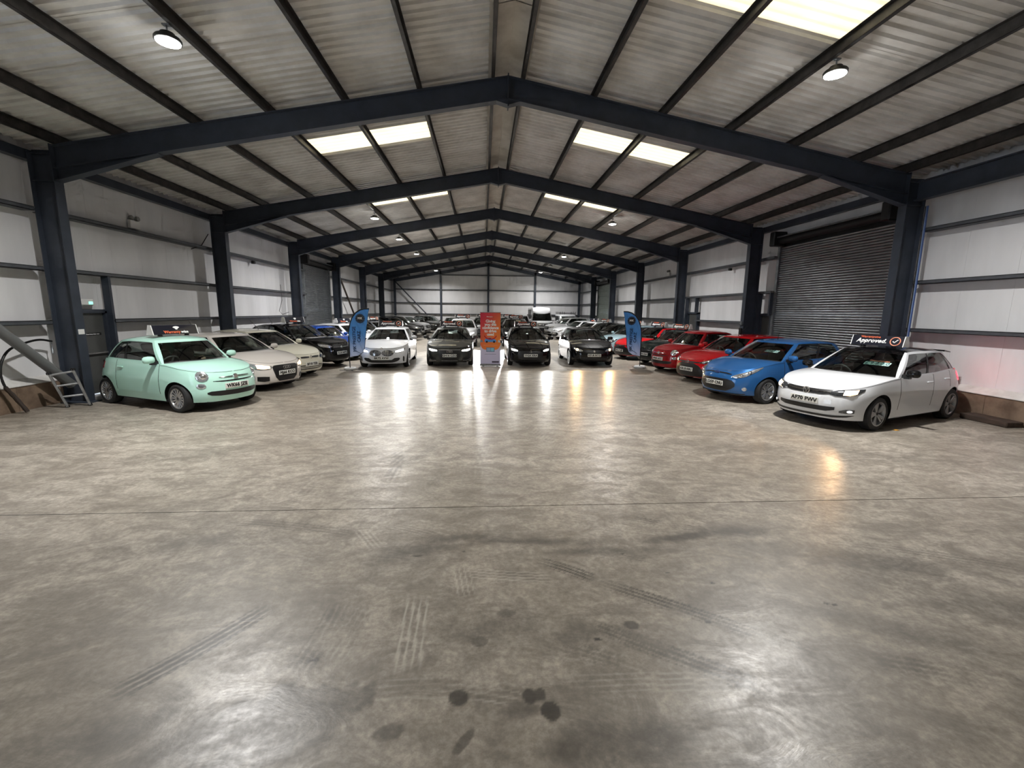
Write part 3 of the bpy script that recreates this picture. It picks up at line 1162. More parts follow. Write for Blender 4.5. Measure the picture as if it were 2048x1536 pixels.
def interior_meshes():
    if INTERIOR:
        return INTERIOR
    b = MB()   # a front seat, origin at cushion centre on the floor
    T = Matrix.Rotation(math.radians(-14), 4, 'Y')
    b.rbox(-.25, .27, -.24, .24, .12, .30, .06)
    b.rbox(-.07, .07, -.24, .24, 0, .58, .07, tf=Matrix.Translation((-.22, 0, .26)) @ T)
    b.rbox(-.05, .05, -.13, .13, .62, .80, .045, tf=Matrix.Translation((-.22, 0, .26)) @ T)
    INTERIOR['seat'] = b.mesh('seat', SEATM, 60)
    b = MB()
    b.rbox(-.25, .25, -.58, .58, .12, .30, .06)
    b.rbox(-.06, .06, -.58, .58, 0, .52, .06, tf=Matrix.Translation((-.25, 0, .26)) @ T)
    for yy in (-.33, .33):
        b.rbox(-.045, .045, -.12, .12, .53, .68, .04, tf=Matrix.Translation((-.25, yy, .26)) @ T)
    INTERIOR['bench'] = b.mesh('rear_bench', SEATM, 60)
    b = MB()
    tf = Matrix.Rotation(math.radians(-62), 4, 'Y')
    ring = [(.18 * math.cos(a), .18 * math.sin(a), 0) for a in np.linspace(0, 2 * math.pi, 25)]
    c = MB()
    c.tube([tuple(tf @ Vector(p)) for p in ring], .016, 6, caps=False)
    b.add(c.v, c.f)
    for a in (.2, math.pi - .2, -math.pi / 2):
        c = MB()
        c.tube([tuple(tf @ Vector((0, 0, -.03))), tuple(tf @ Vector((.17 * math.cos(a), .17 * math.sin(a), 0)))], .018, 5)
        b.add(c.v, c.f)
    b.lathe([(.001, .01), (.05, .005), (.055, -.03), (.03, -.2)], 12, 'z', tf=tf)
    INTERIOR['steering'] = b.mesh('steering_wheel', mat('steering_trim', srgb(120, 122, 120), .5), 50)
    return INTERIOR


def make_car(name, label, cat, p, pm, pos, heading, plate=None, feats=(), group='cars for sale in the hall', full=True, lit=None, plate_z=.47):
    """pos is the middle of the front bumper on the ground; heading in degrees of the car's forward direction"""
    s = Shape(p)
    L, Wd, R, a = p['L'], p['W'], p['R'], s.a
    hd = math.radians(heading)
    c = Vector((pos[0] - math.cos(hd) * a, pos[1] - math.sin(hd) * a, 0))
    root = thing(name, label, cat, c, hd, group)
    ax = [a - p['fo'], a - p['fo'] - p['wb']]
    Ra = R + p.get('arch', .05)
    sill = p['sill']
    # ---------------- shell columns
    cols = []       # (q, kind)
    qx = s.q_of_x
    base = np.concatenate([np.linspace(0, qx(a * .75), 22), np.linspace(qx(a * .75), qx(-a * .78), 26), np.linspace(qx(-a * .78), s.QT, 14)])
    qs = base.tolist()
    keep = []
    for x0 in ax:
        lo, hi = qx(x0 + Ra + .004), qx(x0 - Ra - .004)
        qs = [q for q in qs if not (lo - .02 < q < hi + .02)]
        keep += [lo, hi] + [float(qx(x0 + Ra * math.cos(t))) for t in np.linspace(.0, math.pi, 21)]
    sA = p['cowl_a']
    dx = []
    if p['doors']:
        d0 = a - sA - .02
        if p['doors'] == 1:
            dx = [d0, ax[1] + Ra + .10]
        else:
            mid = a - (p['cowl_a'] + (p['cb'] - p['cowl_a']) * .5)
            dx = [d0, mid, ax[1] + Ra * .55]
    for x0 in dx:
        for e in (-.007, 0, .007):
            keep.append(float(qx(x0 + e)))
        qs = [q for q in qs if abs(q - qx(x0)) > .03]
    qs = np.array(sorted(set(qs + keep)))
    NR = 13
    vv = np.linspace(0, 1, NR) ** .9
    x0s, _ = s.plan(qs)
    zb = np.full(len(qs), sill)
    for x0 in ax:
        d = np.abs(x0s - x0)
        arc = R + np.sqrt(np.maximum(0, Ra ** 2 - d ** 2))
        zb = np.where(d <= Ra + 1e-4, np.maximum(zb, arc), zb)
    zt = s.ztop(qs)
    G = np.stack([s.S(qs, zb + (zt - zb) * v) for v in vv])          # rows, cols, 3
    # rounded shoulder: the last row turns in a little
    top_in = G[-1].copy()
    gap_cols = [int(np.argmin(np.abs(qs - qx(x0)))) for x0 in dx]
    for gc in gap_cols:
        G[2:, gc, 1] -= .014
    body, door_mb = MB(), [MB() for _ in dx[:-1]] if dx else []
    # split columns
    for sg in (1, -1):
        H = G.copy()
        H[:, :, 1] *= sg
        if not dx:
            body.grid(H, flip=sg < 0)
        else:
            b0, b1 = gap_cols[0] - 1, gap_cols[-1] + 1
            body.grid(H[:, :b0 + 1], flip=sg < 0)
            body.grid(H[:, b1:], flip=sg < 0)
            body.grid(H[:3, b0:b1 + 1], flip=sg < 0)
            for gc in gap_cols:
                body.grid(H[2:, gc - 1:gc + 2], 1, flip=sg < 0)
            # an arch may reach into the last door: that is fine, rows follow it
    if dx:
        for i in range(len(dx) - 1):
            for sg, nm in ((1, 'door'), (-1, 'door')):
                H = G[2:, gap_cols[i] + 1:gap_cols[i + 1]].copy()
                H[:, :, 1] *= sg
                b = MB()
                b.grid(H, flip=sg < 0)
                do = b.build('door', pm, root, 35)
                # handle near the rear edge of the door
                hx = dx[i + 1] + (.16 if dx[i + 1] < dx[i] else -.16)
                hq = float(qx(hx))
                hz = float(s.ztop(hq)) - .14
                hp = s.S(hq, hz)
                b = MB()
                y0, y1 = sorted((sg * (hp[1] - .005), sg * (hp[1] + .028)))
                b.rbox(hp[0] - .095, hp[0] + .095, y0, y1, hz - .016, hz + .016, .012)
                b.build('door_handle', pm if not p.get('chrome') else CHROME, do, 50)
    # ---------------- bonnet (Coons patch between fascia, wings and scuttle)
    xm = s.plan(s.Q)[0]
    slope = np.abs(np.gradient(s.Y, s.Q)) - np.abs(np.gradient(s.X, s.Q))
    qh = float(s.Q[np.argmax((slope < 0) & (s.Q > .2))])
    qA = float(qx(a - sA))
    NB, NC = 14, 16
    fq = np.linspace(-qh, qh, 2 * NC + 1)
    front = s.S(np.abs(fq), s.ztop(np.abs(fq)))
    front[:, 1] *= np.sign(fq)
    sq = np.linspace(qh, qA, NB + 1)
    sideL = s.S(sq, s.ztop(sq))
    sideR = sideL * np.array([1, -1, 1])
    uu = np.linspace(-1, 1, 2 * NC + 1)
    yA, zA, xA = sideL[-1][1], sideL[-1][2], sideL[-1][0]
    xc_ = a - p['cowl_c']
    cowl = np.stack([xc_ + (xA - xc_) * np.abs(uu) ** 2.2, yA * uu, p['cowl_z'] + (zA - p['cowl_z']) * np.abs(uu) ** 3], -1)
    rows = []
    for i in range(NB + 1):
        t = i / NB
        r = []
        for j in range(2 * NC + 1):
            u = j / (2 * NC)
            lc = (1 - t) * front[j] + t * cowl[j]
            ld = (1 - u) * sideR[i] + u * sideL[i]
            bl = (1 - u) * (1 - t) * front[0] + u * (1 - t) * front[-1] + (1 - u) * t * cowl[0] + u * t * cowl[-1]
            q = lc + ld - bl
            q = q.copy()
            q[2] += p['crown'] * (math.sin(math.pi * min(1, t * .62 + .0)) ** .8 if t > 0 else 0) * (1 - abs(2 * u - 1) ** 3) * (1 - t ** 3)
            r.append(q)
        rows.append(r)
    b = MB()
    b.grid(rows, flip=True)
    b.build('bonnet', pm, root, 40)
    if full:
        b = MB()
        lq = np.linspace(0.02, qA, 30)
        lz = s.ztop(lq) - .022
        s.patch([(q, z - .003, z + .003) for q, z in zip(lq, lz)], b, .001, 1, 1, 0, .01)
        s.patch([(q, z - .003, z + .003) for q, z in zip(lq, lz)], b, .001, 1, -1, 0, .01)
        b.build('bonnet_gap', GRILLE, root)
    # ---------------- greenhouse
    rfz = s.rf
    yr0, yr1, yr2 = p['yroof']
    sh, sct = p['hdr_a'], p['ct']
    wsp = p['win']
    TT = [-.06, 0, wsp['t0']] + np.linspace(wsp['t0'], wsp['t1'], 9)[1:].tolist() + [(wsp['t1'] + 1) / 2, 1.0]
    TT = np.array(TT)
    i0, i1 = 2, 10                 # glass rows
    # windscreen
    nu = 13
    UB = np.concatenate([np.linspace(0, .95, nu), [.975, 1.0]])
    wb_ = np.stack([xc_ - .03 + (xA - xc_ - .005) * UB ** 2.2, (yA - .035) * UB, p['cowl_z'] + (zA - p['cowl_z']) * UB ** 3 - .012], -1)
    xh_c = a - p['hdr_c']
    zhd = float(rfz(p['hdr_c']))
    zha = float(rfz(sh)) - p['drop']
    wt_ = np.stack([xh_c + (a - sh - xh_c) * UB ** 2.2, yr0 * UB, zhd + (zha - zhd) * UB ** 2.5], -1)

    def ruled(base, top, t, bx, by):
        bl = np.maximum(0, 4 * t * (1 - t))
        q = base + (top - base) * t
        q[:, 0] += bx * bl
        q[:, 1] += by * bl
        return q
    WS = np.stack([ruled(wb_.copy(), wt_, t, .03, .0) for t in TT])
    ns_ = 12
    # side: breakpoints slide with height
    qC = float(qx(a - p['cb']))

    def side_pt(w, t):
        """w along the side (0 at the front pillar, 1 at the rear), t up"""
        sb = sA + (p['cb'] - sA) * w
        q = qx(a - sb)
        P = s.S(q, s.ztop(q))
        ins = .03 - .0 * w
        bx_, by_, bz_ = P[..., 0], P[..., 1] - ins, P[..., 2]
        st_ = sh + (sct - sh) * w
        yy = np.interp(w, [0, .45, 1], [yr0, yr1, yr2])
        yy = yr0 + (yr1 - yr0) * np.sin(np.clip(w, 0, .5) * math.pi) + np.where(w > .5, (yr2 - yr1) * (w * 2 - 1) ** 2, 0)
        tz = rfz(st_) - p['drop'] * (1 + .0 * w)
        bl = np.maximum(0, 4 * t * (1 - t))
        x = bx_ + (a - st_ - bx_) * t
        y_ = by_ + (yy - by_) * t + .025 * bl
        z = bz_ + (tz - bz_) * t
        return np.stack([x, y_, z], -1)
    keys = ['a', 'b', 'b2', 'c']
    segs = [(0.0, 'a'), ('a', 'b'), ('b', 'b2'), ('b2', 'c'), ('c', 1.0)]
    if p['quarter']:
        wsp = dict(wsp)
        wsp['d0'], wsp['d1'] = p['quarter']
        segs = [(0.0, 'a'), ('a', 'b'), ('b', 'b2'), ('b2', 'c'), ('c', 'd0'), ('d0', 'd1'), ('d1', 1.0)]

    def bp(k, t):
        if not isinstance(k, str):
            return np.full_like(t, k)
        v = wsp[k]
        r = v[0] + (v[1] - v[0]) * t
        if k == segs[-1][0]:
            r = r - wsp['rnd'] * np.clip((t - .62) / .33, 0, 1) ** 2 * 1.0
        return r
    glassy = {('a', 'b'), ('b2', 'c'), ('d0', 'd1')}
    sidewin = []
    for (k0, k1) in segs:
        wa, wz = bp(k0, TT), bp(k1, TT)
        nn = 10 if (k0, k1) in glassy else 4
        f = np.linspace(0, 1, nn)
        Wg = wa[:, None] + (wz - wa)[:, None] * f[None, :]
        Tg = np.repeat(TT[:, None], nn, 1)
        P = side_pt(Wg, Tg)
        isg = (k0, k1) in glassy
        pillar_dark = k0 == 'b' or (k0 == 'c' and p['quarter'])
        for sg in (1, -1):
            H = P.copy()
            H[:, :, 1] *= sg
            if isg:
                body.grid(H[:i0 + 1], flip=sg < 0)
                body.grid(H[i1:], flip=sg < 0)
                b = MB()
                Hh = H[i0:i1 + 1].copy()
                Hh[:, :, 1] -= sg * .006
                b.grid(Hh, flip=sg < 0)
                b.build('side_window', PRIV if (k0 != 'a' and p.get('privacy')) else GLASS, root, 60)
            else:
                if pillar_dark:
                    body.grid(H[:i0 + 1], flip=sg < 0)
                    body.grid(H[i0:i1 + 1], 1, flip=sg < 0)
                    body.grid(H[i1:], flip=sg < 0)
                else:
                    body.grid(H, flip=sg < 0)
    # the outer columns of the screen meet the side panels exactly
    edge = side_pt(np.zeros_like(TT), TT)
    WS[:, -1] = edge
    WS[:, -2] = edge * .45 + WS[:, -3] * .55
    # windscreen faces
    b = MB()
    Hc = WS[i0:i1 + 1, :nu]
    full_ws = np.concatenate([(Hc * np.array([1, -1, 1]))[:, ::-1], Hc[:, 1:]], 1)
    b.grid(full_ws, flip=False)
    b.build('windscreen', GLASS, root, 60)
    for sg in (1, -1):
        H = WS.copy()
        H[:, :, 1] *= sg
        body.grid(H[:i0 + 1, :nu], 1, flip=sg < 0)          # black band at the scuttle
        body.grid(H[i1:, :nu], 0 if not p.get('roofm') else 2, flip=sg < 0)
        body.grid(H[:, nu - 1:], flip=sg < 0)
    # rear screen
    UR = np.concatenate([np.linspace(0, .16, 3), np.linspace(.2, 1.0, 10)])     # 0 at the rear pillar, 1 at the centre
    rq = qC + (s.QT - qC) * UR
    rb = s.S(rq, s.ztop(rq))
    rb[:, 1] *= .965
    rb[:, 0] += .02
    xr_c = a - p['roof'][-1][0]
    zr_c = float(rfz(p['roof'][-1][0]))
    xr_a, zr_a = a - sct, float(rfz(sct)) - p['drop']
    yb0 = rb[0, 1]
    fy = np.clip(rb[:, 1] / max(yb0, 1e-3), 0, 1)
    rt_ = np.stack([xr_c + (xr_a - xr_c) * fy ** 3, yr2 * fy, zr_c + (zr_a - zr_c) * fy ** 2.5], -1)
    RS = np.stack([ruled(rb.copy(), rt_, t, -.03, 0) for t in TT])
    RS[:, 0] = side_pt(np.ones_like(TT), TT)
    k3 = 3
    for sg in (1, -1):
        H = RS.copy()
        H[:, :, 1] *= sg
        body.grid(H[:, :k3 + 1], flip=sg < 0)
        body.grid(H[:i0 + 2, k3:], flip=sg < 0)
        body.grid(H[i1 - 1:, k3:], flip=sg < 0)
    b = MB()
    Hc = RS[i0 + 1:i1, k3:]
    b.grid(np.concatenate([Hc, (Hc * np.array([1, -1, 1]))[:, ::-1][:, 1:]], 1))
    b.build('rear_window', PRIV if p.get('privacy') else GLASS, root, 60)
    # tailgate ledge between shell and screen, and belt ledge along the sides
    # roof skin
    NRf = 14
    ww = np.linspace(0, 1, NRf)
    rail = side_pt(ww, np.ones_like(ww))
    rows = []
    for i, w in enumerate(ww):
        st_c = p['hdr_c'] + (p['roof'][-1][0] - p['hdr_c']) * w
        zc_ = float(rfz(st_c))
        r = []
        for u in np.linspace(-1, 1, 17):
            e = rail[i]
            x = (a - st_c) + (e[0] - (a - st_c)) * abs(u) ** (2.2 if w < .5 else 3)
            r.append((x, e[1] * u, zc_ + (e[2] - zc_) * abs(u) ** 2.5))
        rows.append(r)
    b = MB()
    b.grid(rows, flip=True)
    b.build('roof', p['roofm'] or pm, root, 50)
    body.build('body', [pm, BLACK, p['roofm'] or pm], root, 35)
    # ---------------- underside, wheel wells
    b = MB()
    yi = Wd / 2 - .30
    b.box(-a + .16, a - .20, -yi, yi, sill - .02, sill + .16)
    for sg in (1, -1):
        b.box(-a + .35, a - .38, sg * yi - .008, sg * yi + .008, sill, .80)
        # boards closing the sills
        y0, y1 = sorted((sg * yi, sg * (Wd / 2 * float(s.sd(sill)) - .01)))
        b.box(ax[1] + Ra, ax[0] - Ra, y0, y1, sill - .02, sill + .03)
        for x0 in ax:
            arc = [(x0 + Ra * math.cos(t), R + Ra * math.sin(t)) for t in np.linspace(-.08, math.pi + .08, 14)]
            P = [[(x, sg * yi, z) for x, z in arc], [(x, sg * (float(s.S(qx(x), max(z, sill + .02))[1]) - .02), z) for x, z in arc]]
            b.grid(P, flip=sg > 0)
    b.build('underbody', mat('underbody_black', srgb(12, 12, 13), .9), root)
    # cabin tub
    xt0, xt1 = a - p['cowl_c'] - .12, -a + .32
    b = MB()
    yt = Wd / 2 - .13
    zf, zbelt = .34, float(s.tp(L * .5)) - .03
    b.box(xt1, xt0, -yt, yt, zf - .02, zf)
    for sg in (1, -1):
        b.box(xt1 + .1, xt0 - .25, sg * yt - .012, sg * yt + .012, zf, zbelt)
    b.box(xt1, xt1 + .02, -yt + .1, yt - .1, zf, zbelt)
    b.box(xt1, xt1 + .55, -yt + .06, yt - .06, zbelt - .08, zbelt - .06)
    b.build('cabin_trim', DARKIN, root)
    b = MB()
    dz = p['cowl_z'] - .04
    b.prism([(xt0 + .10, dz - .3), (xt0 + .10, dz - .01), (xt0 - .22, dz + .015), (xt0 - .42, dz - .04), (xt0 - .44, dz - .26), (xt0 - .3, dz - .3)], -yt + .09, yt - .09)
    b.build('dashboard', DARKIN, root, 30)
    IM = interior_meshes()
    xs_ = a - p['hdr_a'] - .18
    for yy in (-.36, .36):
        link('seat', IM['seat'], root, (xs_, yy * Wd / 1.74, zf - .04))
    if full:
        link('rear_bench', IM['bench'], root, (xs_ - .82, 0, zf - .02))
        link('steering_wheel', IM['steering'], root, (xt0 - .55, -.36 * Wd / 1.74, dz - .04))
        b = MB()
        zc_ = float(rfz(p['hdr_c'])) - .09
        b.rbox(xh_c - .06, xh_c - .035, -.11, .11, zc_ - .035, zc_ + .035, .012)
        b.build('rear_view_mirror', mat('mirror_grey', srgb(150, 155, 155), .3), root, 50)
    # ---------------- wheels
    style, nsp, wm = p['wheel']
    ty, ri, dk, cp = wheel_mesh(R, style, nsp, wm)
    for x0 in ax:
        for sg in (1, -1):
            yw = Wd / 2 * .985 - .115
            wo = link('wheel', ty, root, (x0, sg * yw, R))
            if sg < 0:
                wo.rotation_euler.z = math.pi
            link('rim', ri, wo)
            link('brake_disc', dk, wo)
            if full:
                link('centre_cap', cp, wo)
    # ---------------- mirrors
    mm = p['mirror'] or pm
    for sg in (1, -1):
        qm = float(qx(a - sA - .16))
        pt = s.S(qm, s.ztop(qm))
        cz = pt[2] + .085
        cy_ = pt[1] + .13
        b = MB()
        V = []
        nA, nB = 12, 6
        for i in range(nB + 1):
            th = (math.pi / 2) * i / nB
            for k in range(nA):
                ph = 2 * math.pi * k / nA
                V.append((pt[0] + .02 + .085 * math.cos(th), sg * (cy_ + .115 * math.sin(th) * math.copysign(abs(math.cos(ph)) ** .7, math.cos(ph))), cz + .075 * math.sin(th) * math.copysign(abs(math.sin(ph)) ** .7, math.sin(ph))))
        Fc = []
        for i in range(nB):
            for k in range(nA):
                q = (i * nA + k, i * nA + (k + 1) % nA, (i + 1) * nA + (k + 1) % nA, (i + 1) * nA + k)
                Fc.append(q if sg < 0 else q[::-1])
        Fc.append(tuple(nB * nA + k for k in range(nA))[::-1 if sg > 0 else 1])
        b.add(V, Fc)
        mo = b.build('door_mirror', mm, root, 50)
        b = MB()
        b.prism([(pt[0] - .04, pt[2] - .02), (pt[0] + .06, pt[2] - .02), (pt[0] + .05, cz - .03), (pt[0] - .02, cz - .03)], *sorted((sg * (pt[1] - .03), sg * (cy_ - .04))))
        b.build('mirror_arm', BLACK, mo)
        b = MB()
        b.box(pt[0] + .012, pt[0] + .018, *sorted((sg * (cy_ - .09), sg * (cy_ + .09))), cz - .055, cz + .055)
        b.build('mirror_glass', CHROME, mo)
    # ---------------- tail lamps
    for sg in (1, -1):
        b = MB()
        q0 = s.QT - Wd / 2 * .95
        zt_ = float(s.ztop(s.QT)) - .05
        s.patch(lin([(q0 - .22, zt_ - .16, zt_ - .02), (q0 + .05, zt_ - .22, zt_), (q0 + .22, zt_ - .20, zt_ - .02)], 9), b, .008, 4, sg)
        b.build('tail_light', p.get('tail', TAIL), root, 40)
    # ---------------- front features
    for ft in feats:
        nm, mats, shapes = ft[0], ft[1], ft[2]
        opt = ft[3] if len(ft) > 3 else {}
        sides = (1, -1) if opt.get('pair') else (1,)
        for sg in sides:
            b = MB()
            for st in shapes:
                s.patch(st, b, opt.get('off', .008), opt.get('nz', 5), sg, 0, opt.get('skirt', .03), opt.get('bulge', 0.0))
            o = b.build(nm, mats, root, 40)
            for sub in opt.get('sub', ()):
                bb = MB()
                so = sub[3] if len(sub) > 3 else {}
                for st in sub[2]:
                    s.patch(st, bb, so.get('off', .016), so.get('nz', 4), sg, 0, .015, so.get('bulge', 0.0))
                bb.build(sub[0], sub[1], o, 50)
    # ---------------- plate
    if plate:
        pp = s.S(0.0, plate_z)
        x0 = float(pp[0]) + .012
        tilt = Matrix.Translation((x0, 0, plate_z))
        b = MB()
        b.rbox(-.008, .008, -.26, .26, -.056, .056, .004, tf=tilt)
        po = b.build('number_plate', PLATEW, root)
        place_text(text_mesh(plate, .100, .0042, .0008, 0, INK, space=1.06), po, (x0 + .0095, 0, plate_z), (0, 1, 0), (0, 0, 1))
    root['_front'] = 0
    del root['_front']
    return root, s


def emblem_disc(root, s, z, r, m=CHROME, kind='disc', q=0.0, off=.02):
    pt = s.S(q, z)
    nn = s.nrm(max(q, .005), z)
    up_ = Vector((0, 0, 1))
    b = MB()
    x = float(pt[0]) + off
    if kind == 'rings':
        for k in range(4):
            cy_ = (k - 1.5) * r * 1.45
            ring = [(x, cy_ + r * math.cos(t), z + r * math.sin(t)) for t in np.linspace(0, 2 * math.pi, 21)]
            b.tube(ring, r * .16, 5, caps=False)
    elif kind == 'ring':
        ring = [(x, r * math.cos(t), z + r * math.sin(t)) for t in np.linspace(0, 2 * math.pi, 25)]
        b.tube(ring, r * .14, 6, caps=False)
        for pts in (((-.6, .75), (0, -.75)), ((.6, .75), (0, -.75)), ((-.3, .2), (.3, .2))):
            b.tube([(x, pts[0][0] * r, z + pts[0][1] * r), (x, pts[1][0] * r, z + pts[1][1] * r)], r * .11, 5)
    elif kind == 'oval':
        b.lathe([(.001, .008), (.8, .008), (1.0, .0), (1.0, -.02)], 20, 'x', tf=Matrix.Translation((x, 0, z)) @ Matrix.Diagonal((1, r * 1.7, r * .75, 1)))
    elif kind == 'ovals':
        for (ry, rz_) in ((1.35, .95), (.5, .92), (1.0, .42)):
            ring = [(x, r * ry * math.cos(t), z + r * (.45 if rz_ == .42 else 0) + r * rz_ * math.sin(t)) for t in np.linspace(0, 2 * math.pi, 21)]
            b.tube(ring, r * .13, 5, caps=False)
    elif kind == 'diamond':
        ring = [(x, 0, z + r), (x, r * .75, z), (x, 0, z - r), (x, -r * .75, z), (x, 0, z + r)]
        b.tube(ring, r * .2, 6, caps=False)
    else:
        b.lathe([(.001, .012), (.7, .012), (.74, .006), (.84, .012), (1.0, .0), (1.0, -.02)], 20, 'x', tf=Matrix.Translation((x, 0, z)) @ Matrix.Diagonal((1, r, r, 1)))
    return b.build('emblem', m, root, 40)


def aerial(root, s, sx, y=0.0, ln=.4, lean=.8):
    z = float(s.rf(sx))
    b = MB()
    b.tube([(s.a - sx, y, z - .01), (s.a - sx, y, z + .02), (s.a - sx - ln * math.sin(lean), y, z + .02 + ln * math.cos(lean))], [.018, .01, .003], 6)
    b.build('aerial', BLACK, root)
# ---- body styles
CITY = spec(HATCH, L=3.57, W=1.63, H=1.49, wb=2.30, fo=.70, R=.29, n=5.2, m=2.4, sill=.21,
            front=[(.14, -.14), (.22, -.05), (.32, -.01), (.42, 0), (.55, -.012), (.68, -.035), (.78, -.075), (.86, -.13), (1.0, -.25)],
            rear=[(.2, -.10), (.35, -.01), (.5, 0), (.7, -.03), (.9, -.10), (1.05, -.18), (1.2, -.26)],
            side=[(.15, .93), (.25, .965), (.45, .995), (.62, 1.0), (.78, .975), (.9, .945), (1.05, .885)],
            top=[(0, .82), (.1, .835), (.4, .88), (.9, .945), (1.2, .965), (2.2, .985), (3.0, 1.0), (3.57, 1.0)],
            cowl_c=.84, cowl_z=1.0, cowl_a=1.14, hdr_c=1.42, hdr_a=1.62,
            roof=[(1.42, 1.43), (1.8, 1.485), (2.2, 1.49), (2.7, 1.45), (3.08, 1.36)], drop=.05, yroof=(.53, .555, .47), ct=2.86, cb=3.2,
            crown=.03, doors=1, win=dict(a=(.05, .05), b=(.56, .60), b2=(.60, .635), c=(.93, .90), rnd=.10, t0=.06, t1=.88),
            wheel=('spoke', 15, SILVER))
SUPER = spec(HATCH, L=4.05, W=1.75, H=1.455, wb=2.55, fo=.83, R=.315, chrome=False,
             top=[(0, .745), (.12, .78), (.5, .87), (1.1, .935), (1.4, .955), (2.5, .975), (3.4, 1.03), (4.05, 1.04)],
             cowl_c=1.06, cowl_a=1.38, hdr_c=1.86, hdr_a=2.05, roof=[(1.86, 1.405), (2.25, 1.45), (2.75, 1.455), (3.3, 1.43), (3.70, 1.37)], ct=3.45, cb=3.70)
GRIPPY = spec(HATCH, L=3.95, W=1.72, H=1.48, wb=2.49, fo=.80, R=.30, n=5.6,
              top=[(0, .77), (.12, .80), (.45, .89), (1.0, .965), (1.3, .985), (2.4, 1.01), (3.3, 1.05), (3.95, 1.06)],
              cowl_c=.86, cowl_z=1.02, cowl_a=1.24, hdr_c=1.74, hdr_a=1.95, roof=[(1.74, 1.425), (2.15, 1.475), (2.6, 1.48), (3.2, 1.44), (3.6, 1.36)])
PREM = spec(HATCH, L=4.32, W=1.80, H=1.435, wb=2.67, fo=.86, R=.325, n=7.5,
            front=[(.14, -.15), (.2, -.04), (.28, -.005), (.42, 0), (.58, -.015), (.70, -.05), (.78, -.12), (.95, -.30)],
            top=[(0, .75), (.12, .785), (.5, .87), (1.2, .94), (1.5, .955), (2.7, .985), (3.6, 1.03), (4.32, 1.04)],
            cowl_c=1.18, cowl_z=.99, cowl_a=1.52, hdr_c=2.02, hdr_a=2.22, roof=[(2.02, 1.395), (2.4, 1.43), (3.0, 1.435), (3.55, 1.405), (3.95, 1.35)], ct=3.72, cb=3.95)
SALOON = spec(HATCH, L=4.73, W=1.84, H=1.43, wb=2.82, fo=.88, R=.33, n=8.0,
              front=[(.14, -.15), (.2, -.05), (.28, -.01), (.42, 0), (.58, -.012), (.68, -.05), (.76, -.12), (.95, -.30)],
              top=[(0, .73), (.12, .77), (.5, .85), (1.2, .92), (1.6, .945), (2.8, .965), (4.0, 1.0), (4.73, 1.0)],
              cowl_c=1.32, cowl_z=.97, cowl_a=1.66, hdr_c=2.15, hdr_a=2.38, roof=[(2.15, 1.38), (2.6, 1.425), (3.2, 1.425), (3.7, 1.36), (4.0, 1.28)], ct=3.75, cb=4.15)
SUVB = spec(HATCH, L=4.40, W=1.84, H=1.64, wb=2.65, fo=.88, R=.355, n=6.5, sill=.27,
            front=[(.2, -.14), (.28, -.04), (.42, 0), (.6, -.005), (.78, -.03), (.9, -.08), (1.0, -.18), (1.15, -.3)],
            rear=[(.25, -.1), (.4, 0), (.6, 0), (.9, -.05), (1.1, -.12), (1.3, -.24)],
            side=[(.2, .94), (.3, .965), (.55, .99), (.75, 1.0), (.95, .985), (1.1, .955), (1.25, .91)],
            top=[(0, .93), (.12, .965), (.5, 1.03), (1.1, 1.075), (1.4, 1.09), (2.5, 1.10), (3.5, 1.15), (4.40, 1.16)],
            cowl_c=1.06, cowl_z=1.12, cowl_a=1.40, hdr_c=1.88, hdr_a=2.08, roof=[(1.88, 1.58), (2.3, 1.63), (3.0, 1.64), (3.6, 1.61), (4.05, 1.54)], ct=3.85, cb=4.0,
            yroof=(.60, .63, .57), wheel=('spoke', 5, SILVER))
CROSS = spec(SUVB, L=4.13, W=1.77, H=1.57, wb=2.53, fo=.82, R=.335, sill=.25,
             top=[(0, .92), (.12, .95), (.5, 1.0), (1.0, 1.03), (1.3, 1.04), (2.3, 1.06), (3.3, 1.13), (4.13, 1.14)],
             cowl_c=1.0, cowl_z=1.07, cowl_a=1.32, hdr_c=1.75, hdr_a=1.95, roof=[(1.75, 1.51), (2.1, 1.56), (2.6, 1.57), (3.2, 1.53), (3.7, 1.44)], ct=3.5, cb=3.75, yroof=(.56, .59, .52))
MPV = spec(SUVB, L=4.60, W=1.83, H=1.62, cowl_c=.98, cowl_a=1.45, hdr_c=1.85, hdr_a=2.1, sill=.22, R=.33, wb=2.76,
           top=[(0, .82), (.12, .86), (.5, .95), (1.1, 1.03), (1.45, 1.05), (2.6, 1.07), (3.7, 1.10), (4.60, 1.10)], cowl_z=1.09,
           roof=[(1.85, 1.55), (2.3, 1.61), (3.1, 1.62), (3.8, 1.58), (4.3, 1.50)], ct=4.05, cb=4.25)
MINIB = spec(CITY, L=3.82, W=1.73, H=1.42, wb=2.50, fo=.75, R=.30, n=6.0,
             top=[(0, .86), (.1, .875), (.4, .90), (1.0, .945), (1.3, .955), (2.4, .965), (3.3, .975), (3.82, .975)],
             cowl_c=1.02, cowl_z=.985, cowl_a=1.26, hdr_c=1.55, hdr_a=1.7, roof=[(1.55, 1.375), (1.9, 1.415), (2.5, 1.42), (3.1, 1.40), (3.5, 1.35)], ct=3.35, cb=3.55,
             yroof=(.55, .565, .52), win=HATCH['win'])
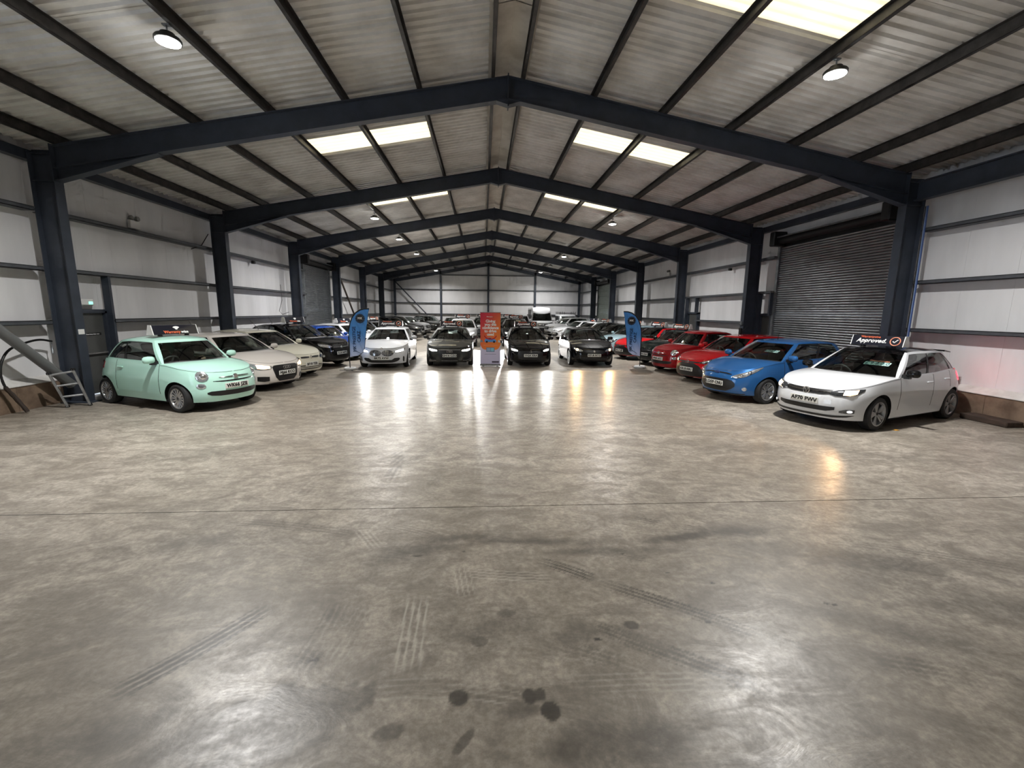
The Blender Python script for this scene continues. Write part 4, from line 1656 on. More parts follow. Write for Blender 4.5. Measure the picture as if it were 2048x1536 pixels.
VANB = spec(SUVB, L=5.50, W=2.06, H=2.55, wb=3.3, fo=1.0, R=.34, sill=.28, n=9, m=3.2, doors=1,
            front=[(.2, -.10), (.3, -.03), (.5, 0), (.8, -.02), (1.0, -.07), (1.15, -.16), (1.3, -.3)],
            rear=[(.25, -.05), (.4, 0), (1.0, -.01), (1.5, -.02)], side=[(.2, .96), (.35, .985), (.7, 1.0), (1.1, .995), (1.4, .985)],
            top=[(0, 1.08), (.12, 1.12), (.4, 1.18), (.7, 1.22), (1.0, 1.24), (2.5, 1.26), (5.5, 1.28)],
            cowl_c=.55, cowl_z=1.26, cowl_a=.85, hdr_c=1.15, hdr_a=1.32, roof=[(1.15, 2.02), (1.5, 2.38), (1.9, 2.53), (3.5, 2.55), (5.4, 2.52)], drop=.06, yroof=(.82, .88, .90), ct=5.3, cb=5.42,
            win=dict(a=(.03, .03), b=(.20, .19), b2=(.95, .95), c=(.96, .96), rnd=0, t0=.04, t1=.86), crown=.03, wheel=('spoke', 8, DISC))
VANS = spec(VANB, L=4.5, W=1.90, H=1.90, wb=2.9, fo=.9, top=[(0, .98), (.12, 1.02), (.4, 1.08), (.8, 1.13), (1.2, 1.15), (2.5, 1.16), (4.5, 1.18)],
            cowl_c=.75, cowl_z=1.17, cowl_a=1.1, hdr_c=1.45, hdr_a=1.65, roof=[(1.45, 1.80), (1.8, 1.87), (3.0, 1.90), (4.4, 1.87)], ct=4.3, cb=4.42, yroof=(.72, .78, .80),
            win=dict(a=(.03, .03), b=(.27, .26), b2=(.95, .95), c=(.96, .96), rnd=0, t0=.05, t1=.82))

# ---- front ends: lists of (part name, material, [stations], options)


def lamp_pair(st, inner, lit=None, bez=LENS):
    return ('headlight', bez, [st], dict(pair=True, off=.010, bulge=.012, sub=[('bulb', lit or CHROME, inner, dict(off=.022 if lit else .020, bulge=.02))]))


def f_city(chrome=True):
    return [lamp_pair(ell(.615, .735, .115, .098), [ell(.60, .735, .062, .055)]),
            ('lower_lamp', LENS, [ell(.655, .545, .085, .052)], dict(pair=True, bulge=.008, sub=[('bulb', CHROME, [ell(.65, .545, .05, .03)])])),
            ('grille_slot', GRILLE, [sym([(0, .605, .632), (.25, .61, .634), (.44, .626, .634)], 9)], dict(off=.004)),
            ('chrome_moustache', CHROME, [lin([(.06, .690, .712), (.2, .693, .709), (.33, .698, .706)])], dict(pair=True, off=.014, nz=2)),
            ('lower_grille', GRILLE, [sym([(0, .325, .425), (.35, .33, .432), (.50, .345, .43), (.57, .375, .41)], 9)], dict(off=.005))]


def f_rings(lit=None):
    return [lamp_pair(lin([(.40, .610, .655), (.5, .575, .675), (.66, .57, .70), (.80, .60, .725), (.88, .68, .74)]), [lin([(.45, .60, .655), (.6, .59, .685), (.74, .61, .70)])], lit),
            ('grille', GRILLE, [sym([(0, .265, .665), (.24, .265, .665), (.34, .36, .66), (.39, .56, .63)], 11)], dict(off=.012,
             sub=[('grille_bar', DISC, [sym([(0, z, z + .012), (.33, z, z + .012)], 5) for z in (.36, .41, .52, .57)], dict(off=.018, nz=1))])),
            ('fog_intake', GRILLE, [lin([(.50, .285, .395), (.62, .275, .405), (.78, .30, .41)])], dict(pair=True, off=.006)),
            ('bumper_lip', GRILLE, [sym([(0, .205, .225), (.4, .205, .225), (.5, .215, .225)], 7)], dict(off=.006))]


def f_cream():
    return [lamp_pair(lin([(.42, .60, .635), (.52, .585, .69), (.68, .60, .745), (.80, .68, .79), (.88, .76, .80)]), [ell(.62, .66, .07, .045)], None, LENSD),
            ('grille_slot', GRILLE, [lin([(.06, .615, .655), (.2, .61, .665), (.36, .615, .66)])], dict(pair=True, off=.006)),
            ('lower_grille', GRILLE, [sym([(0, .27, .40), (.4, .275, .40), (.55, .30, .385)], 9)], dict(off=.006,
             sub=[('grille_bar', None, [sym([(0, z, z + .02), (.52, z, z + .02)], 7) for z in (.305, .35)], dict(off=.014, nz=1))])),
            ('fog_lamp', LENSD, [ell(.72, .355, .05, .045)], dict(pair=True))]


def f_kidney(lit=None):
    bars = [lin([(q - .006, .575 - .088 * math.sqrt(1 - ((q - .215) / .21) ** 2), .575 + .088 * math.sqrt(1 - ((q - .215) / .21) ** 2)), (q + .006, .575 - .088 * math.sqrt(1 - ((q - .215) / .21) ** 2), .575 + .088 * math.sqrt(1 - ((q - .215) / .21) ** 2))], 2) for q in np.linspace(.045, .385, 10)]
    return [lamp_pair(lin([(.45, .60, .645), (.54, .595, .685), (.68, .605, .71), (.82, .645, .735), (.90, .70, .745)]), [lin([(.48, .61, .65), (.64, .615, .69), (.80, .65, .715)])], lit),
            ('kidney_grille', GRILLE, [ell(.215, .575, .205, .108, 17)], dict(pair=True, off=.012, sub=[('grille_bar', CHROME, bars, dict(off=.020, nz=2))])),
            ('lower_grille', GRILLE, [sym([(0, .235, .33), (.36, .24, .335), (.46, .255, .40), (.60, .30, .41), (.66, .35, .40)], 11)], dict(off=.006)),
            ('side_intake', GRILLE, [lin([(.80, .30, .43), (.84, .255, .46), (.89, .27, .40)])], dict(pair=True, off=.006))]


def f_exec(lit=None):
    return [lamp_pair(lin([(.44, .60, .645), (.55, .585, .665), (.72, .60, .69), (.86, .645, .71), (.92, .69, .715)]), [lin([(.47, .605, .645), (.66, .60, .675), (.82, .64, .69)])], lit),
            ('grille', GRILLE, [sym([(0, .26, .655), (.30, .26, .655), (.38, .36, .65), (.43, .54, .62)], 11)], dict(off=.010,
             sub=[('grille_bar', DISC, [sym([(0, z, z + .014), (.36, z, z + .014)], 5) for z in (.30, .34, .38, .42, .50, .54, .58, .62)], dict(off=.017, nz=1)),
                  ('grille_frame', ALUM, [sym([(0, .645, .66), (.40, .645, .66)], 7), sym([(0, .255, .268), (.31, .255, .268)], 7)], dict(off=.02, nz=1))])),
            ('side_intake', GRILLE, [lin([(.52, .27, .38), (.66, .255, .40), (.84, .30, .42)])], dict(pair=True, off=.006, sub=[('intake_blade', ALUM, [lin([(.52, .262, .275), (.68, .255, .268), (.84, .30, .313)])], dict(nz=1))]))]


def f_claw(lit=None, m=GRILLE):
    return [lamp_pair(lin([(.48, .60, .64), (.56, .60, .675), (.70, .62, .70), (.84, .67, .72)]), [lin([(.50, .605, .645), (.62, .61, .68), (.76, .64, .69)])], lit),
            ('grille', m, [sym([(0, .30, .62), (.36, .30, .62), (.48, .34, .56)], 11)], dict(off=.010, sub=[('grille_stud', DISC, [lin([(-.40, .56, .575), (.40, .56, .575)], 9), lin([(-.40, .53, .54), (.40, .53, .54)], 9)], dict(off=.018, nz=1))])),
            ('lower_grille', GRILLE, [sym([(0, .215, .27), (.5, .22, .275), (.6, .24, .26)], 9)], dict(off=.008))]


def f_angular(lit=None):
    return [lamp_pair(lin([(.44, .60, .635), (.54, .59, .68), (.70, .61, .715), (.82, .66, .725)]), [ell(.66, .655, .062, .045)], lit),
            ('grille', GRILLE, [sym([(0, .55, .655), (.34, .555, .65), (.41, .585, .64)], 9)], dict(off=.010)),
            ('lower_grille', GRILLE, [sym([(0, .24, .36), (.40, .25, .37), (.55, .28, .34)], 9)], dict(off=.008)),
            ('fog_intake', GRILLE, [lin([(.60, .30, .36), (.72, .30, .42), (.80, .35, .44)])], dict(pair=True, off=.006))]


def f_fast():
    return [lamp_pair(lin([(.43, .615, .645), (.54, .60, .695), (.70, .64, .765), (.86, .74, .83), (1.02, .85, .875)]), [ell(.60, .66, .055, .035), ell(.76, .73, .05, .04)]),
            ('grille_slot', GRILLE, [sym([(0, .685, .712), (.26, .685, .705), (.40, .67, .685)], 9)], dict(off=.006)),
            ('lower_grille', GRILLE, [sym([(0, .27, .56), (.33, .28, .56), (.46, .34, .53), (.53, .40, .47)], 11)], dict(off=.010,
             sub=[('grille_bar', DISC, [sym([(0, z, z + .012), (.42, z, z + .012)], 7) for z in (.34, .53)], dict(off=.017, nz=1))])),
            ('fog_lamp', LENS, [ell(.74, .355, .055, .045)], dict(pair=True, bulge=.01, sub=[('bulb', CHROME, [ell(.74, .355, .03, .025)])])),
            ('bumper_lip', GRILLE, [sym([(0, .20, .225), (.6, .205, .23), (.75, .22, .24)], 9)], dict(off=.006))]


def f_super(lit):
    return [lamp_pair(lin([(.40, .655, .70), (.5, .635, .735), (.66, .64, .755), (.80, .68, .775), (.90, .745, .785)]), [lin([(.60, .655, .735), (.70, .655, .745), (.80, .69, .76)])], lit, LENSD),
            ('grille', GRILLE, [sym([(0, .635, .72), (.3, .64, .722), (.42, .66, .725)], 9)], dict(off=.008, sub=[('grille_bar', CHROME, [sym([(.09, .672, .682), (.41, .685, .693)], 7)], dict(off=.015, nz=1))])),
            ('lower_grille', GRILLE, [sym([(0, .345, .43), (.40, .35, .435), (.53, .385, .44)], 9)], dict(off=.006)),
            ('lower_slot', GRILLE, [sym([(0, .235, .275), (.5, .24, .28), (.72, .265, .295), (.84, .30, .305)], 11)], dict(off=.006)),
            ('fog_lamp', LENSD, [lin([(.60, .345, .375), (.7, .335, .41), (.84, .345, .41)])], dict(pair=True, off=.008, sub=[('bulb', mat('fog_lit', (1, 1, 1), .3, emit=(1, 1, 1), estr=1.2), [ell(.76, .375, .045, .022)])]))]


def f_wide():
    return [lamp_pair(lin([(.42, .64, .665), (.56, .62, .71), (.72, .66, .77), (.90, .78, .85)]), [lin([(.5, .645, .68), (.7, .67, .745)])], None, LENSD),
            ('grille', GRILLE, [sym([(0, .215, .60), (.22, .22, .62), (.42, .23, .56), (.62, .24, .40), (.70, .25, .30)], 13)], dict(off=.010)),
            ('brow', GRILLE, [sym([(0, .62, .66), (.2, .625, .67), (.42, .64, .665)], 9)], dict(off=.006))]


def f_round(lit=None):
    return [lamp_pair(ell(.60, .72, .11, .10), [ell(.60, .72, .06, .055)]),
            ('grille', GRILLE, [sym([(0, .50, .66), (.30, .50, .66), (.42, .54, .62)], 9)], dict(off=.008, sub=[('grille_bar', CHROME, [sym([(0, z, z + .012), (.38, z, z + .012)], 5) for z in (.56, .62)], dict(nz=1))])),
            ('lower_grille', GRILLE, [sym([(0, .25, .36), (.5, .26, .35)], 9)], dict(off=.006))]


def f_suv(lit=None, up=0.0):
    u = up
    return [lamp_pair(lin([(.42, .76 + u, .80 + u), (.55, .74 + u, .845 + u), (.74, .77 + u, .875 + u), (.88, .83 + u, .90 + u)]), [lin([(.48, .77 + u, .815 + u), (.66, .77 + u, .85 + u), (.8, .82 + u, .87 + u)])], lit),
            ('grille', GRILLE, [sym([(0, .62 + u, .85 + u), (.30, .63 + u, .85 + u), (.40, .70 + u, .83 + u)], 9)], dict(off=.010, sub=[('grille_bar', CHROME, [sym([(0, .74 + u, .755 + u), (.38, .75 + u, .765 + u)], 5)], dict(nz=1))])),
            ('lower_grille', GRILLE, [sym([(0, .30, .48), (.5, .31, .46), (.66, .35, .42)], 9)], dict(off=.008)),
            ('fog_lamp', LENS, [ell(.76, .46, .05, .04)], dict(pair=True))]


def f_van():
    return [lamp_pair(lin([(.55, .92, .98), (.68, .90, 1.06), (.86, .98, 1.12)]), [ell(.72, 1.0, .06, .045)]),
            ('grille', GRILLE, [sym([(0, .74, .98), (.40, .75, .98), (.52, .80, .95)], 9)], dict(off=.010, sub=[('grille_bar', CHROME, [sym([(0, z, z + .02), (.46, z, z + .02)], 5) for z in (.82, .90)], dict(nz=1))])),
            ('bumper', GRILLE, [sym([(0, .30, .62), (.6, .31, .62), (.95, .34, .60)], 13)], dict(off=.015))]


P_MINT = paint('paint_mint', 182, 226, 211)
P_WARMW = paint('paint_warm_white', 212, 206, 200)
P_CREAM = paint('paint_cream', 218, 215, 198)
P_WHITE = paint('paint_white', 208, 210, 213)
P_BLACK = paint('paint_black', 9, 9, 11)
P_BLUE = paint('paint_blue', 42, 94, 152, .3)
P_DBLUE = paint('paint_deep_blue', 24, 62, 140, .3)
P_GREY = paint('paint_dark_grey', 58, 60, 58, .4)
P_MID = paint('paint_mid_grey', 92, 96, 100, .5)
P_RED = paint('paint_red', 176, 12, 22)
P_DRED = paint('paint_deep_red', 140, 14, 22)
P_PALE = paint('paint_pale_blue', 158, 184, 194, .2)
P_SILV = paint('paint_silver', 176, 178, 180, .6)
P_DGREEN = paint('paint_dark_green', 20, 30, 28, .2)

CARS = {}


def fix_body_bar(feats, pm):
    out = []
    for f in feats:
        f = list(f)
        if len(f) > 3 and 'sub' in f[3]:
            f[3] = dict(f[3])
            f[3]['sub'] = [tuple([x if x is not None else pm for x in q]) for q in f[3]['sub']]
        out.append(tuple(f))
    return out


def car(key, name, label, p, pm, pos, hd, plate=None, feats=(), emb=None, full=True, pz=.47, cat='car', aer=None):
    r, s = make_car(name, label, cat, p, pm, pos, hd, plate, fix_body_bar(feats, pm), full=full, plate_z=pz)
    if emb:
        emblem_disc(r, s, *emb[:2], **(emb[2] if len(emb) > 2 else {}))
    if aer:
        aerial(r, s, *aer)
    CARS[key] = (r, s, p)
    return r, s


NL = -24
car('L1', 'hatchback_car', 'mint green small rounded three-door hatchback, nearest car on the left', CITY, P_MINT, (-5.72, 9.50), -24.5, 'WK66 JZE', f_city(), (.70, .052), pz=.52)
car('L2', 'hatchback_car', 'warm white hatchback with four-ring grille and lit lamp beside the mint car', spec(HATCH, doors=1, win=CITY['win']), P_WARMW, (-5.68, 11.80), -23, 'MJ66 KCO', f_rings(LIT_A), (.605, .036, dict(kind='rings', off=.035)), pz=.47, aer=(3.3, 0, .34, .5))
car('L3', 'hatchback_car', 'cream white hatchback with long roof aerial, third in the left row', spec(HATCH, H=1.48), P_CREAM, (-5.85, 13.95), -23, 'BF10 YSR', f_cream(), (.64, .05, dict(kind='diamond')), pz=.43, aer=(2.1, 0, .42, .9))
car('L4', 'crossover_car', 'glossy black crossover with roof sign between cream and blue cars', spec(CROSS, privacy=True), P_BLACK, (-5.72, 16.50), -22, 'YL16 WPY', f_suv(), (.74, .05), pz=.54, aer=(3.2, 0, .3, .6))
car('L5', 'hatchback_car', 'bright blue hatchback half hidden behind the left feather flag', spec(MINIB), P_DBLUE, (-5.75, 18.85), -22, None, f_round(), (.62, .05), full=True)
car('L6', 'hatchback_car', 'white hatchback with roof sign behind the left feather flag', HATCH, P_WHITE, (-5.3, 21.2), -22, None, f_angular(), (.6, .05), full=False)
car('L7', 'hatchback_car', 'silver grey hatchback behind the white sports hatchback', HATCH, P_SILV, (-5.5, 24.4), -22, None, f_angular(), (.6, .05), full=False)
car('L8', 'hatchback_car', 'dark grey hatchback in the middle of the left row behind roof signs', HATCH, P_MID, (-5.3, 27.1), -22, None, f_angular(), (.6, .05), full=False)
car('L9', 'people_carrier', 'long black people carrier in the far left row', spec(MPV, privacy=True), P_BLACK, (-5.05, 31.5), -22, 'BD15 KVH', f_suv(None, -.12), (.6, .05), full=False)
car('L10', 'suv_car', 'black off-road car beside the far white one in the left row', spec(SUVB, privacy=True), P_BLACK, (-5.3, 35.1), -22, 'NJ17 OPE', f_suv(), (.74, .05), full=False)
car('L11', 'suv_car', 'white off-road car with black split grille at the far left', SUVB, P_WHITE, (-5.2, 38.4), -22, 'FP64 ZHB', f_suv(), (.74, .05), full=False)
car('L12', 'suv_car', 'dark grey off-road car parked before the far gable wall', SUVB, P_GREY, (-4.6, 41.6), -55, 'SD13 UVT', f_suv(), (.74, .05), full=False)

car('C1', 'hatchback_car', 'white sports hatchback with twin kidney grille and lit headlights', PREM, P_WHITE, (-4.15, 15.85), -87, 'BK72 AVW', f_kidney(LIT_W), (.735, .04), pz=.40)
car('C2', 'saloon_car', 'dark grey saloon with headlights on left of the red banner', SALOON, P_GREY, (-1.78, 16.4), -88, 'GH16 CZO', f_exec(LIT_W), (.60, .035, dict(kind='rings', off=.035)), pz=.45)
car('C3', 'hatchback_car', 'black hatchback with white headlights right of the red banner', spec(HATCH, L=4.05), P_BLACK, (1.27, 16.45), -90, 'YH24 XRA', f_claw(LIT_W), (.60, .05, dict(kind='diamond')), pz=.46)
car('C4', 'hatchback_car', 'black hatchback with warm yellow headlights nearest the right flag', spec(HATCH, L=4.06, W=1.78), P_BLACK, (3.76, 16.65), -91, 'KP18 NTG', f_angular(LIT_Y), (.60, .045), pz=.46)
car('C5', 'suv_car', 'white off-road car with glaring headlight behind the grey saloon', SUVB, P_WHITE, (-1.80, 25.6), -90, None, f_suv(LIT_W), (.74, .05), full=False)
car('C6', 'suv_car', 'black off-road car with glaring headlight behind the black hatchback', spec(SUVB, privacy=True), P_BLACK, (1.52, 25.8), -90, None, f_suv(LIT_W), (.74, .05), full=False)
car('C7', 'suv_car', 'pale off-road car in the third centre row behind the white one', SUVB, P_SILV, (-2.85, 33.6), -90, None, f_suv(), (.74, .05), full=False)
car('C8', 'people_carrier', 'grey people carrier far behind the red banner', spec(MPV), P_MID, (-.55, 34.4), -90, None, f_suv(None, -.12), (.6, .05), full=False)
car('C9', 'people_carrier', 'dark people carrier far behind the banner on its right', spec(MPV), P_GREY, (1.55, 33.8), -90, None, f_suv(None, -.12), (.6, .05), full=False)

car('V0', 'van', 'white small van behind the black off-road car', spec(VANS, L=4.4), P_WHITE, (2.75, 38.6), -90, None, f_van(), (.9, .06), full=False, cat='van')
car('V1', 'van', 'tall white high-roof van with black mirrors at the far end', VANB, P_WHITE, (5.05, 40.9), -90, None, f_van(), (.9, .07), full=False, cat='van')
rV2, sV2 = car('V2', 'van', 'white van with roof rack in the far right corner', VANS, P_WHITE, (7.75, 41.4), -90, None, f_van(), (.9, .06), full=False, cat='van')
for sx in (1.9, 2.9, 3.9):
    b = MB()
    zz = float(sV2.rf(sx))
    b.box(sV2.a - sx - .02, sV2.a - sx + .02, -.80, .80, zz + .07, zz + .11)
    for yy in (-.78, -.3, .78):
        b.box(sV2.a - sx - .02, sV2.a - sx + .02, yy - .02, yy + .02, zz - .03, zz + .24)
    b.build('roof_rack_bar', BLACK, rV2)

car('R1', 'suv_car', 'white off-road car furthest along the right row', SUVB, P_WHITE, (4.85, 37.6), 200, 'KM19 DZA', f_suv(), (.74, .05), full=False)
car('R2', 'hatchback_car', 'white hatchback with triangular lower grilles in the far right row', PREM, P_WHITE, (4.9, 33.6), 200, 'WR13 GXD', f_fast(), (.70, .05), full=False)
car('R3', 'hatchback_car', 'white hatchback with small twin grille in the right row', PREM, P_WHITE, (5.08, 30.2), 200, 'DK12 YSB', f_kidney(), (.735, .04), full=False)
car('R4', 'hatchback_car', 'black hatchback with roof sign among the white cars on the right', HATCH, P_BLACK, (5.3, 27.4), 200, None, f_angular(), (.6, .05), full=False)
car('R5', 'hatchback_car', 'dark green hatchback next to the pale blue car', HATCH, P_DGREEN, (5.4, 24.8), 200, None, f_angular(), (.6, .05), full=False)
car('R6', 'hatchback_car', 'pale blue hatchback behind the black car with yellow headlights', spec(HATCH, H=1.5), P_PALE, (5.5, 22.2), 200, None, f_cream(), (.6, .05))
car('R7', 'hatchback_car', 'red hatchback with black roof behind the right feather flag', spec(HATCH, roofm=P_BLACK), P_RED, (5.65, 19.55), 200, 'WL17 NJF', f_wide(), (.60, .05), pz=.42)
car('R8', 'hatchback_car', 'dark three-door hatchback with chrome grille and roof sign beside the flag', MINIB, P_DGREEN, (5.95, 17.35), 200, 'KP14 CNX', f_round(), (.69, .045), pz=.46)
car('R9', 'hatchback_car', 'deep red small rounded three-door hatchback in the right row', CITY, P_DRED, (5.72, 15.30), 197, 'VP64 UCC', f_city(), (.70, .052), pz=.50)
car('R10', 'hatchback_car', 'bright red hatchback with large black cross-shaped grille', spec(HATCH, roofm=None, W=1.70, H=1.48), P_RED, (5.68, 12.95), 197, 'KR18 KBU', f_wide(), (.655, .045, dict(kind='ovals')), pz=.43, aer=(2.0, 0, .5, .9))
car('R11', 'hatchback_car', 'blue hatchback second from the right with price card in windscreen', spec(GRIPPY, wheel=('blade', 7, SILVER)), P_BLUE, (5.15, 10.30), 197, 'LO59 CNU', f_fast(), (.70, .045, dict(kind='oval', m=mat('badge_blue', srgb(40, 60, 110), .2, coat=1.0))), pz=.45, aer=(2.0, .0, .16, .2))
dkal = mat('alloy_two_tone', srgb(150, 152, 154), .3, .7)
rP, sP = car('R12', 'hatchback_car', 'white five-door hatchback with black roof, nearest car on the right', spec(SUPER, tail=mat('tail_lit', srgb(150, 14, 16), .2, emit=(1.0, .03, .05), estr=5.0), roofm=P_BLACK, mirror=P_BLACK, quarter=((.86, .82), (.95, .88)), win=dict(a=(.045, .04), b=(.42, .41), b2=(.45, .44), c=(.835, .80), rnd=.03, t0=.05, t1=.9), wheel=('blade', 5, dkal)), P_WHITE,
             (5.62, 7.88), 200, 'AF70 PWV', f_super(LIT_A), (.685, .058, dict(kind='ring', off=.025)), pz=.52)

b = MB()
xs_ = sP.a - 3.70
b.prism([(xs_ + .05, 1.365), (xs_ - .20, 1.335), (xs_ - .20, 1.355), (xs_ + .05, 1.395)], -.50, .50)
b.build('roof_spoiler', P_BLACK, rP)
# ------------------------------------------------------------------ high-bay lamps
LAMP_GLOW = mat('lamp_diffuser_lit', (1, 1, 1), .3, emit=(1.0, .97, .90), estr=40)


def high_bay(x, y, label, on=True):
    z = zr(x) - .04
    t = thing('high_bay_lamp', label, 'lamp', (x, y, z), group='high-bay lamps under the roof')
    b = MB()
    b.box(-.05, .05, -.03, .03, .02, .04)
    b.tube([(0, 0, .03), (0, 0, -.07)], .012, 6)
    b.build('hanger', GALV, t)
    b = MB()
    b.lathe([(.02, -.07), (.09, -.075), (.10, -.12), (.155, -.13), (.17, -.15), (.17, -.185), (.15, -.19)], 24, 'z')
    b.build('housing', BLACK, t, 40)
    b = MB()
    b.lathe([(.155, -.186), (.15, -.20), (.10, -.215), (.001, -.22)], 24, 'z')
    b.build('diffuser', LAMP_GLOW if on else WHITEP, t, 50)
    if on:
        ld = bpy.data.lights.new('lamp_light', 'AREA')
        ld.shape = 'DISK'
        ld.size = .32
        ld.energy = LAMP_W * (.65 if y > 40 else 1.0)
        ld.color = (1.0, .985, .96)
        ld.spread = math.radians(152)
        lo = bpy.data.objects.new('lamp_light', ld)
        COL.objects.link(lo)
        lo.parent = t
        lo.location = (0, 0, -.225)
        # the rim of the diffuser also throws some light sideways and up
        ld = bpy.data.lights.new('lamp_spill', 'POINT')
        ld.energy = LAMP_W * .028
        ld.color = (1.0, .985, .96)
        ld.shadow_soft_size = .05
        lo = bpy.data.objects.new('lamp_spill', ld)
        COL.objects.link(lo)
        lo.parent = t
        lo.location = (0, 0, -.34)


ly = [7.3, 19.45, 31.0, 43.4]
wh = ['nearest the viewer', 'second along', 'third along', 'before the far gable']
for i, yy in enumerate(ly):
    high_bay(-5.03, yy, 'lit round high-bay lamp on the left roof slope, %s' % wh[i])
    high_bay(5.03, yy, 'lit round high-bay lamp on the right roof slope, %s' % wh[i])
high_bay(-5.03, 24.85, 'lit round high-bay lamp on the left slope between second and third')
high_bay(5.03, 37.2, 'unlit round high-bay lamp on the right roof slope near the gable', False)


# ------------------------------------------------------------------ roof signs on the cars
def roof_sign(key, label, kind='approved', ds=.42, w=.92, dz=.012, yaw=0.0):
    r, s, p = CARS[key]
    sx = p['hdr_c'] + ds
    z = float(s.rf(sx)) + dz
    hd = r.rotation_euler.z
    lx = s.a - sx
    loc = (r.location.x + math.cos(hd) * lx, r.location.y + math.sin(hd) * lx, z)
    t = thing('roof_sign', label, 'sign', loc, hd + yaw, 'advertising signs on car roofs')
    b = MB()
    prof = [(-.11, .025), (.11, .025), (.105, .04), (.045, .225), (-.045, .225), (-.105, .04)]
    b.prism([(x, zz) for x, zz in prof][::-1], -w / 2, w / 2)
    b.build('sign_panel', NAVY, t, 25)
    for sg in (-1, 1):
        b = MB()
        pr2 = [(x * 1.06, .02 + (zz - .025) * 1.05) for x, zz in prof]
        b.prism(pr2[::-1], *sorted((sg * w / 2, sg * (w / 2 + .015))))
        b.build('end_cap', WHITEP, t)
        b = MB()
        b.lathe([(.001, -dz), (.045, -dz), (.045, .015), (.02, .025)], 14, 'z', tf=Matrix.Translation((0, sg * w * .3, 0)))
        b.build('magnet_foot', BLACK, t, 40)
    nx, nz = .968, .25
    upv = (-.308, 0, .951)

    def at(y, zz):
        # a point on the front panel
        x = float(np.interp(zz, [.04, .225], [.105, .045])) + .003
        return (x, y, zz)
    if kind == 'approved':
        place_text(text_mesh('Approved.', .118, .005, .001, .25, INKW, space=1.08), t, at(-.10, .118), (0, 1, 0), upv)
        place_text(text_mesh('Warrantywise', .062, .0015, .001, 0, ORANGE, space=1.0), t, at(-.13, .197), (0, 1, 0), upv)
        b = MB()
        c0 = Vector(at(.32, .125))
        U = Vector(upv).normalized()
        ring = [c0 + Vector((0, 1, 0)) * (.085 * math.cos(a)) + U * (.085 * math.sin(a)) for a in np.linspace(0, 2 * math.pi, 25)]
        b.tube(ring, .010, 6, caps=False)
        b.build('badge_ring', SALMON, t, 50)
        b = MB()
        pts = [c0 + Vector((0, dy, 0)) + U * du for dy, du in ((-.04, .0), (-.012, -.028), (.045, .035))]
        b.tube(pts, .011, 6)
        b.build('tick', INKW, t)
    else:
        place_text(text_mesh('Warranty', .085, .003, .001, 0, ORANGE), t, at(-.08, .075), (0, 1, 0), upv)
        place_text(text_mesh('wise', .085, .003, .001, 0, INKW), t, at(.18, .075), (0, 1, 0), upv)
        b = MB()
        c0 = Vector(at(.02, .16))
        U = Vector(upv).normalized()
        pts = [(-.07, .015), (-.04, .035), (0, .042), (.04, .035), (.07, .015), (.03, -.01), (.015, -.035), (-.015, -.035), (-.03, -.01)]
        V = [c0 + Vector((d, 0, 0)) + Vector((0, dy, 0)) + U * du for d in (-.006, .003) for dy, du in pts]
        k = len(pts)
        b.add(V, [tuple(range(k))[::1], tuple(range(k, 2 * k))[::-1]] + [(i, (i + 1) % k, k + (i + 1) % k, k + i) for i in range(k)])
        b.build('eye_badge', INKW, t)
    return t


roof_sign('L1', 'black wedge roof sign with eye badge on the mint hatchback', 'eye')
roof_sign('L4', 'black wedge roof sign with eye badge on the black crossover', 'eye')
roof_sign('L6', 'black wedge roof sign with white end on the white car behind the left flag', 'eye')
roof_sign('L7', 'black roof sign on the silver hatchback behind the left flag')
roof_sign('L8', 'black roof sign on the dark grey hatchback in the left row')
roof_sign('C1', 'black Approved roof sign on the white sports hatchback')
roof_sign('C2', 'black Approved roof sign on the dark grey saloon')
roof_sign('C3', 'black Approved roof sign on the black hatchback beside the red banner')
roof_sign('C5', 'black Approved roof sign on the white off-road car behind the saloon')
roof_sign('C6', 'black Approved roof sign on the black off-road car behind the banner')
roof_sign('C8', 'black roof sign on the grey people carrier far behind the banner')
roof_sign('C9', 'black roof sign on the dark people carrier right behind the banner')
roof_sign('R3', 'black roof sign on the white hatchback with the small twin grille', 'eye')
roof_sign('R4', 'black roof sign on the black hatchback among white cars')
roof_sign('R6', 'black Approved roof sign on the pale blue hatchback')
roof_sign('R7', 'black Approved roof sign on the red car behind the right flag')
roof_sign('R8', 'black Approved roof sign on the dark three-door hatchback')
roof_sign('R12', 'black Approved roof sign on the nearest white hatchback', ds=.35)


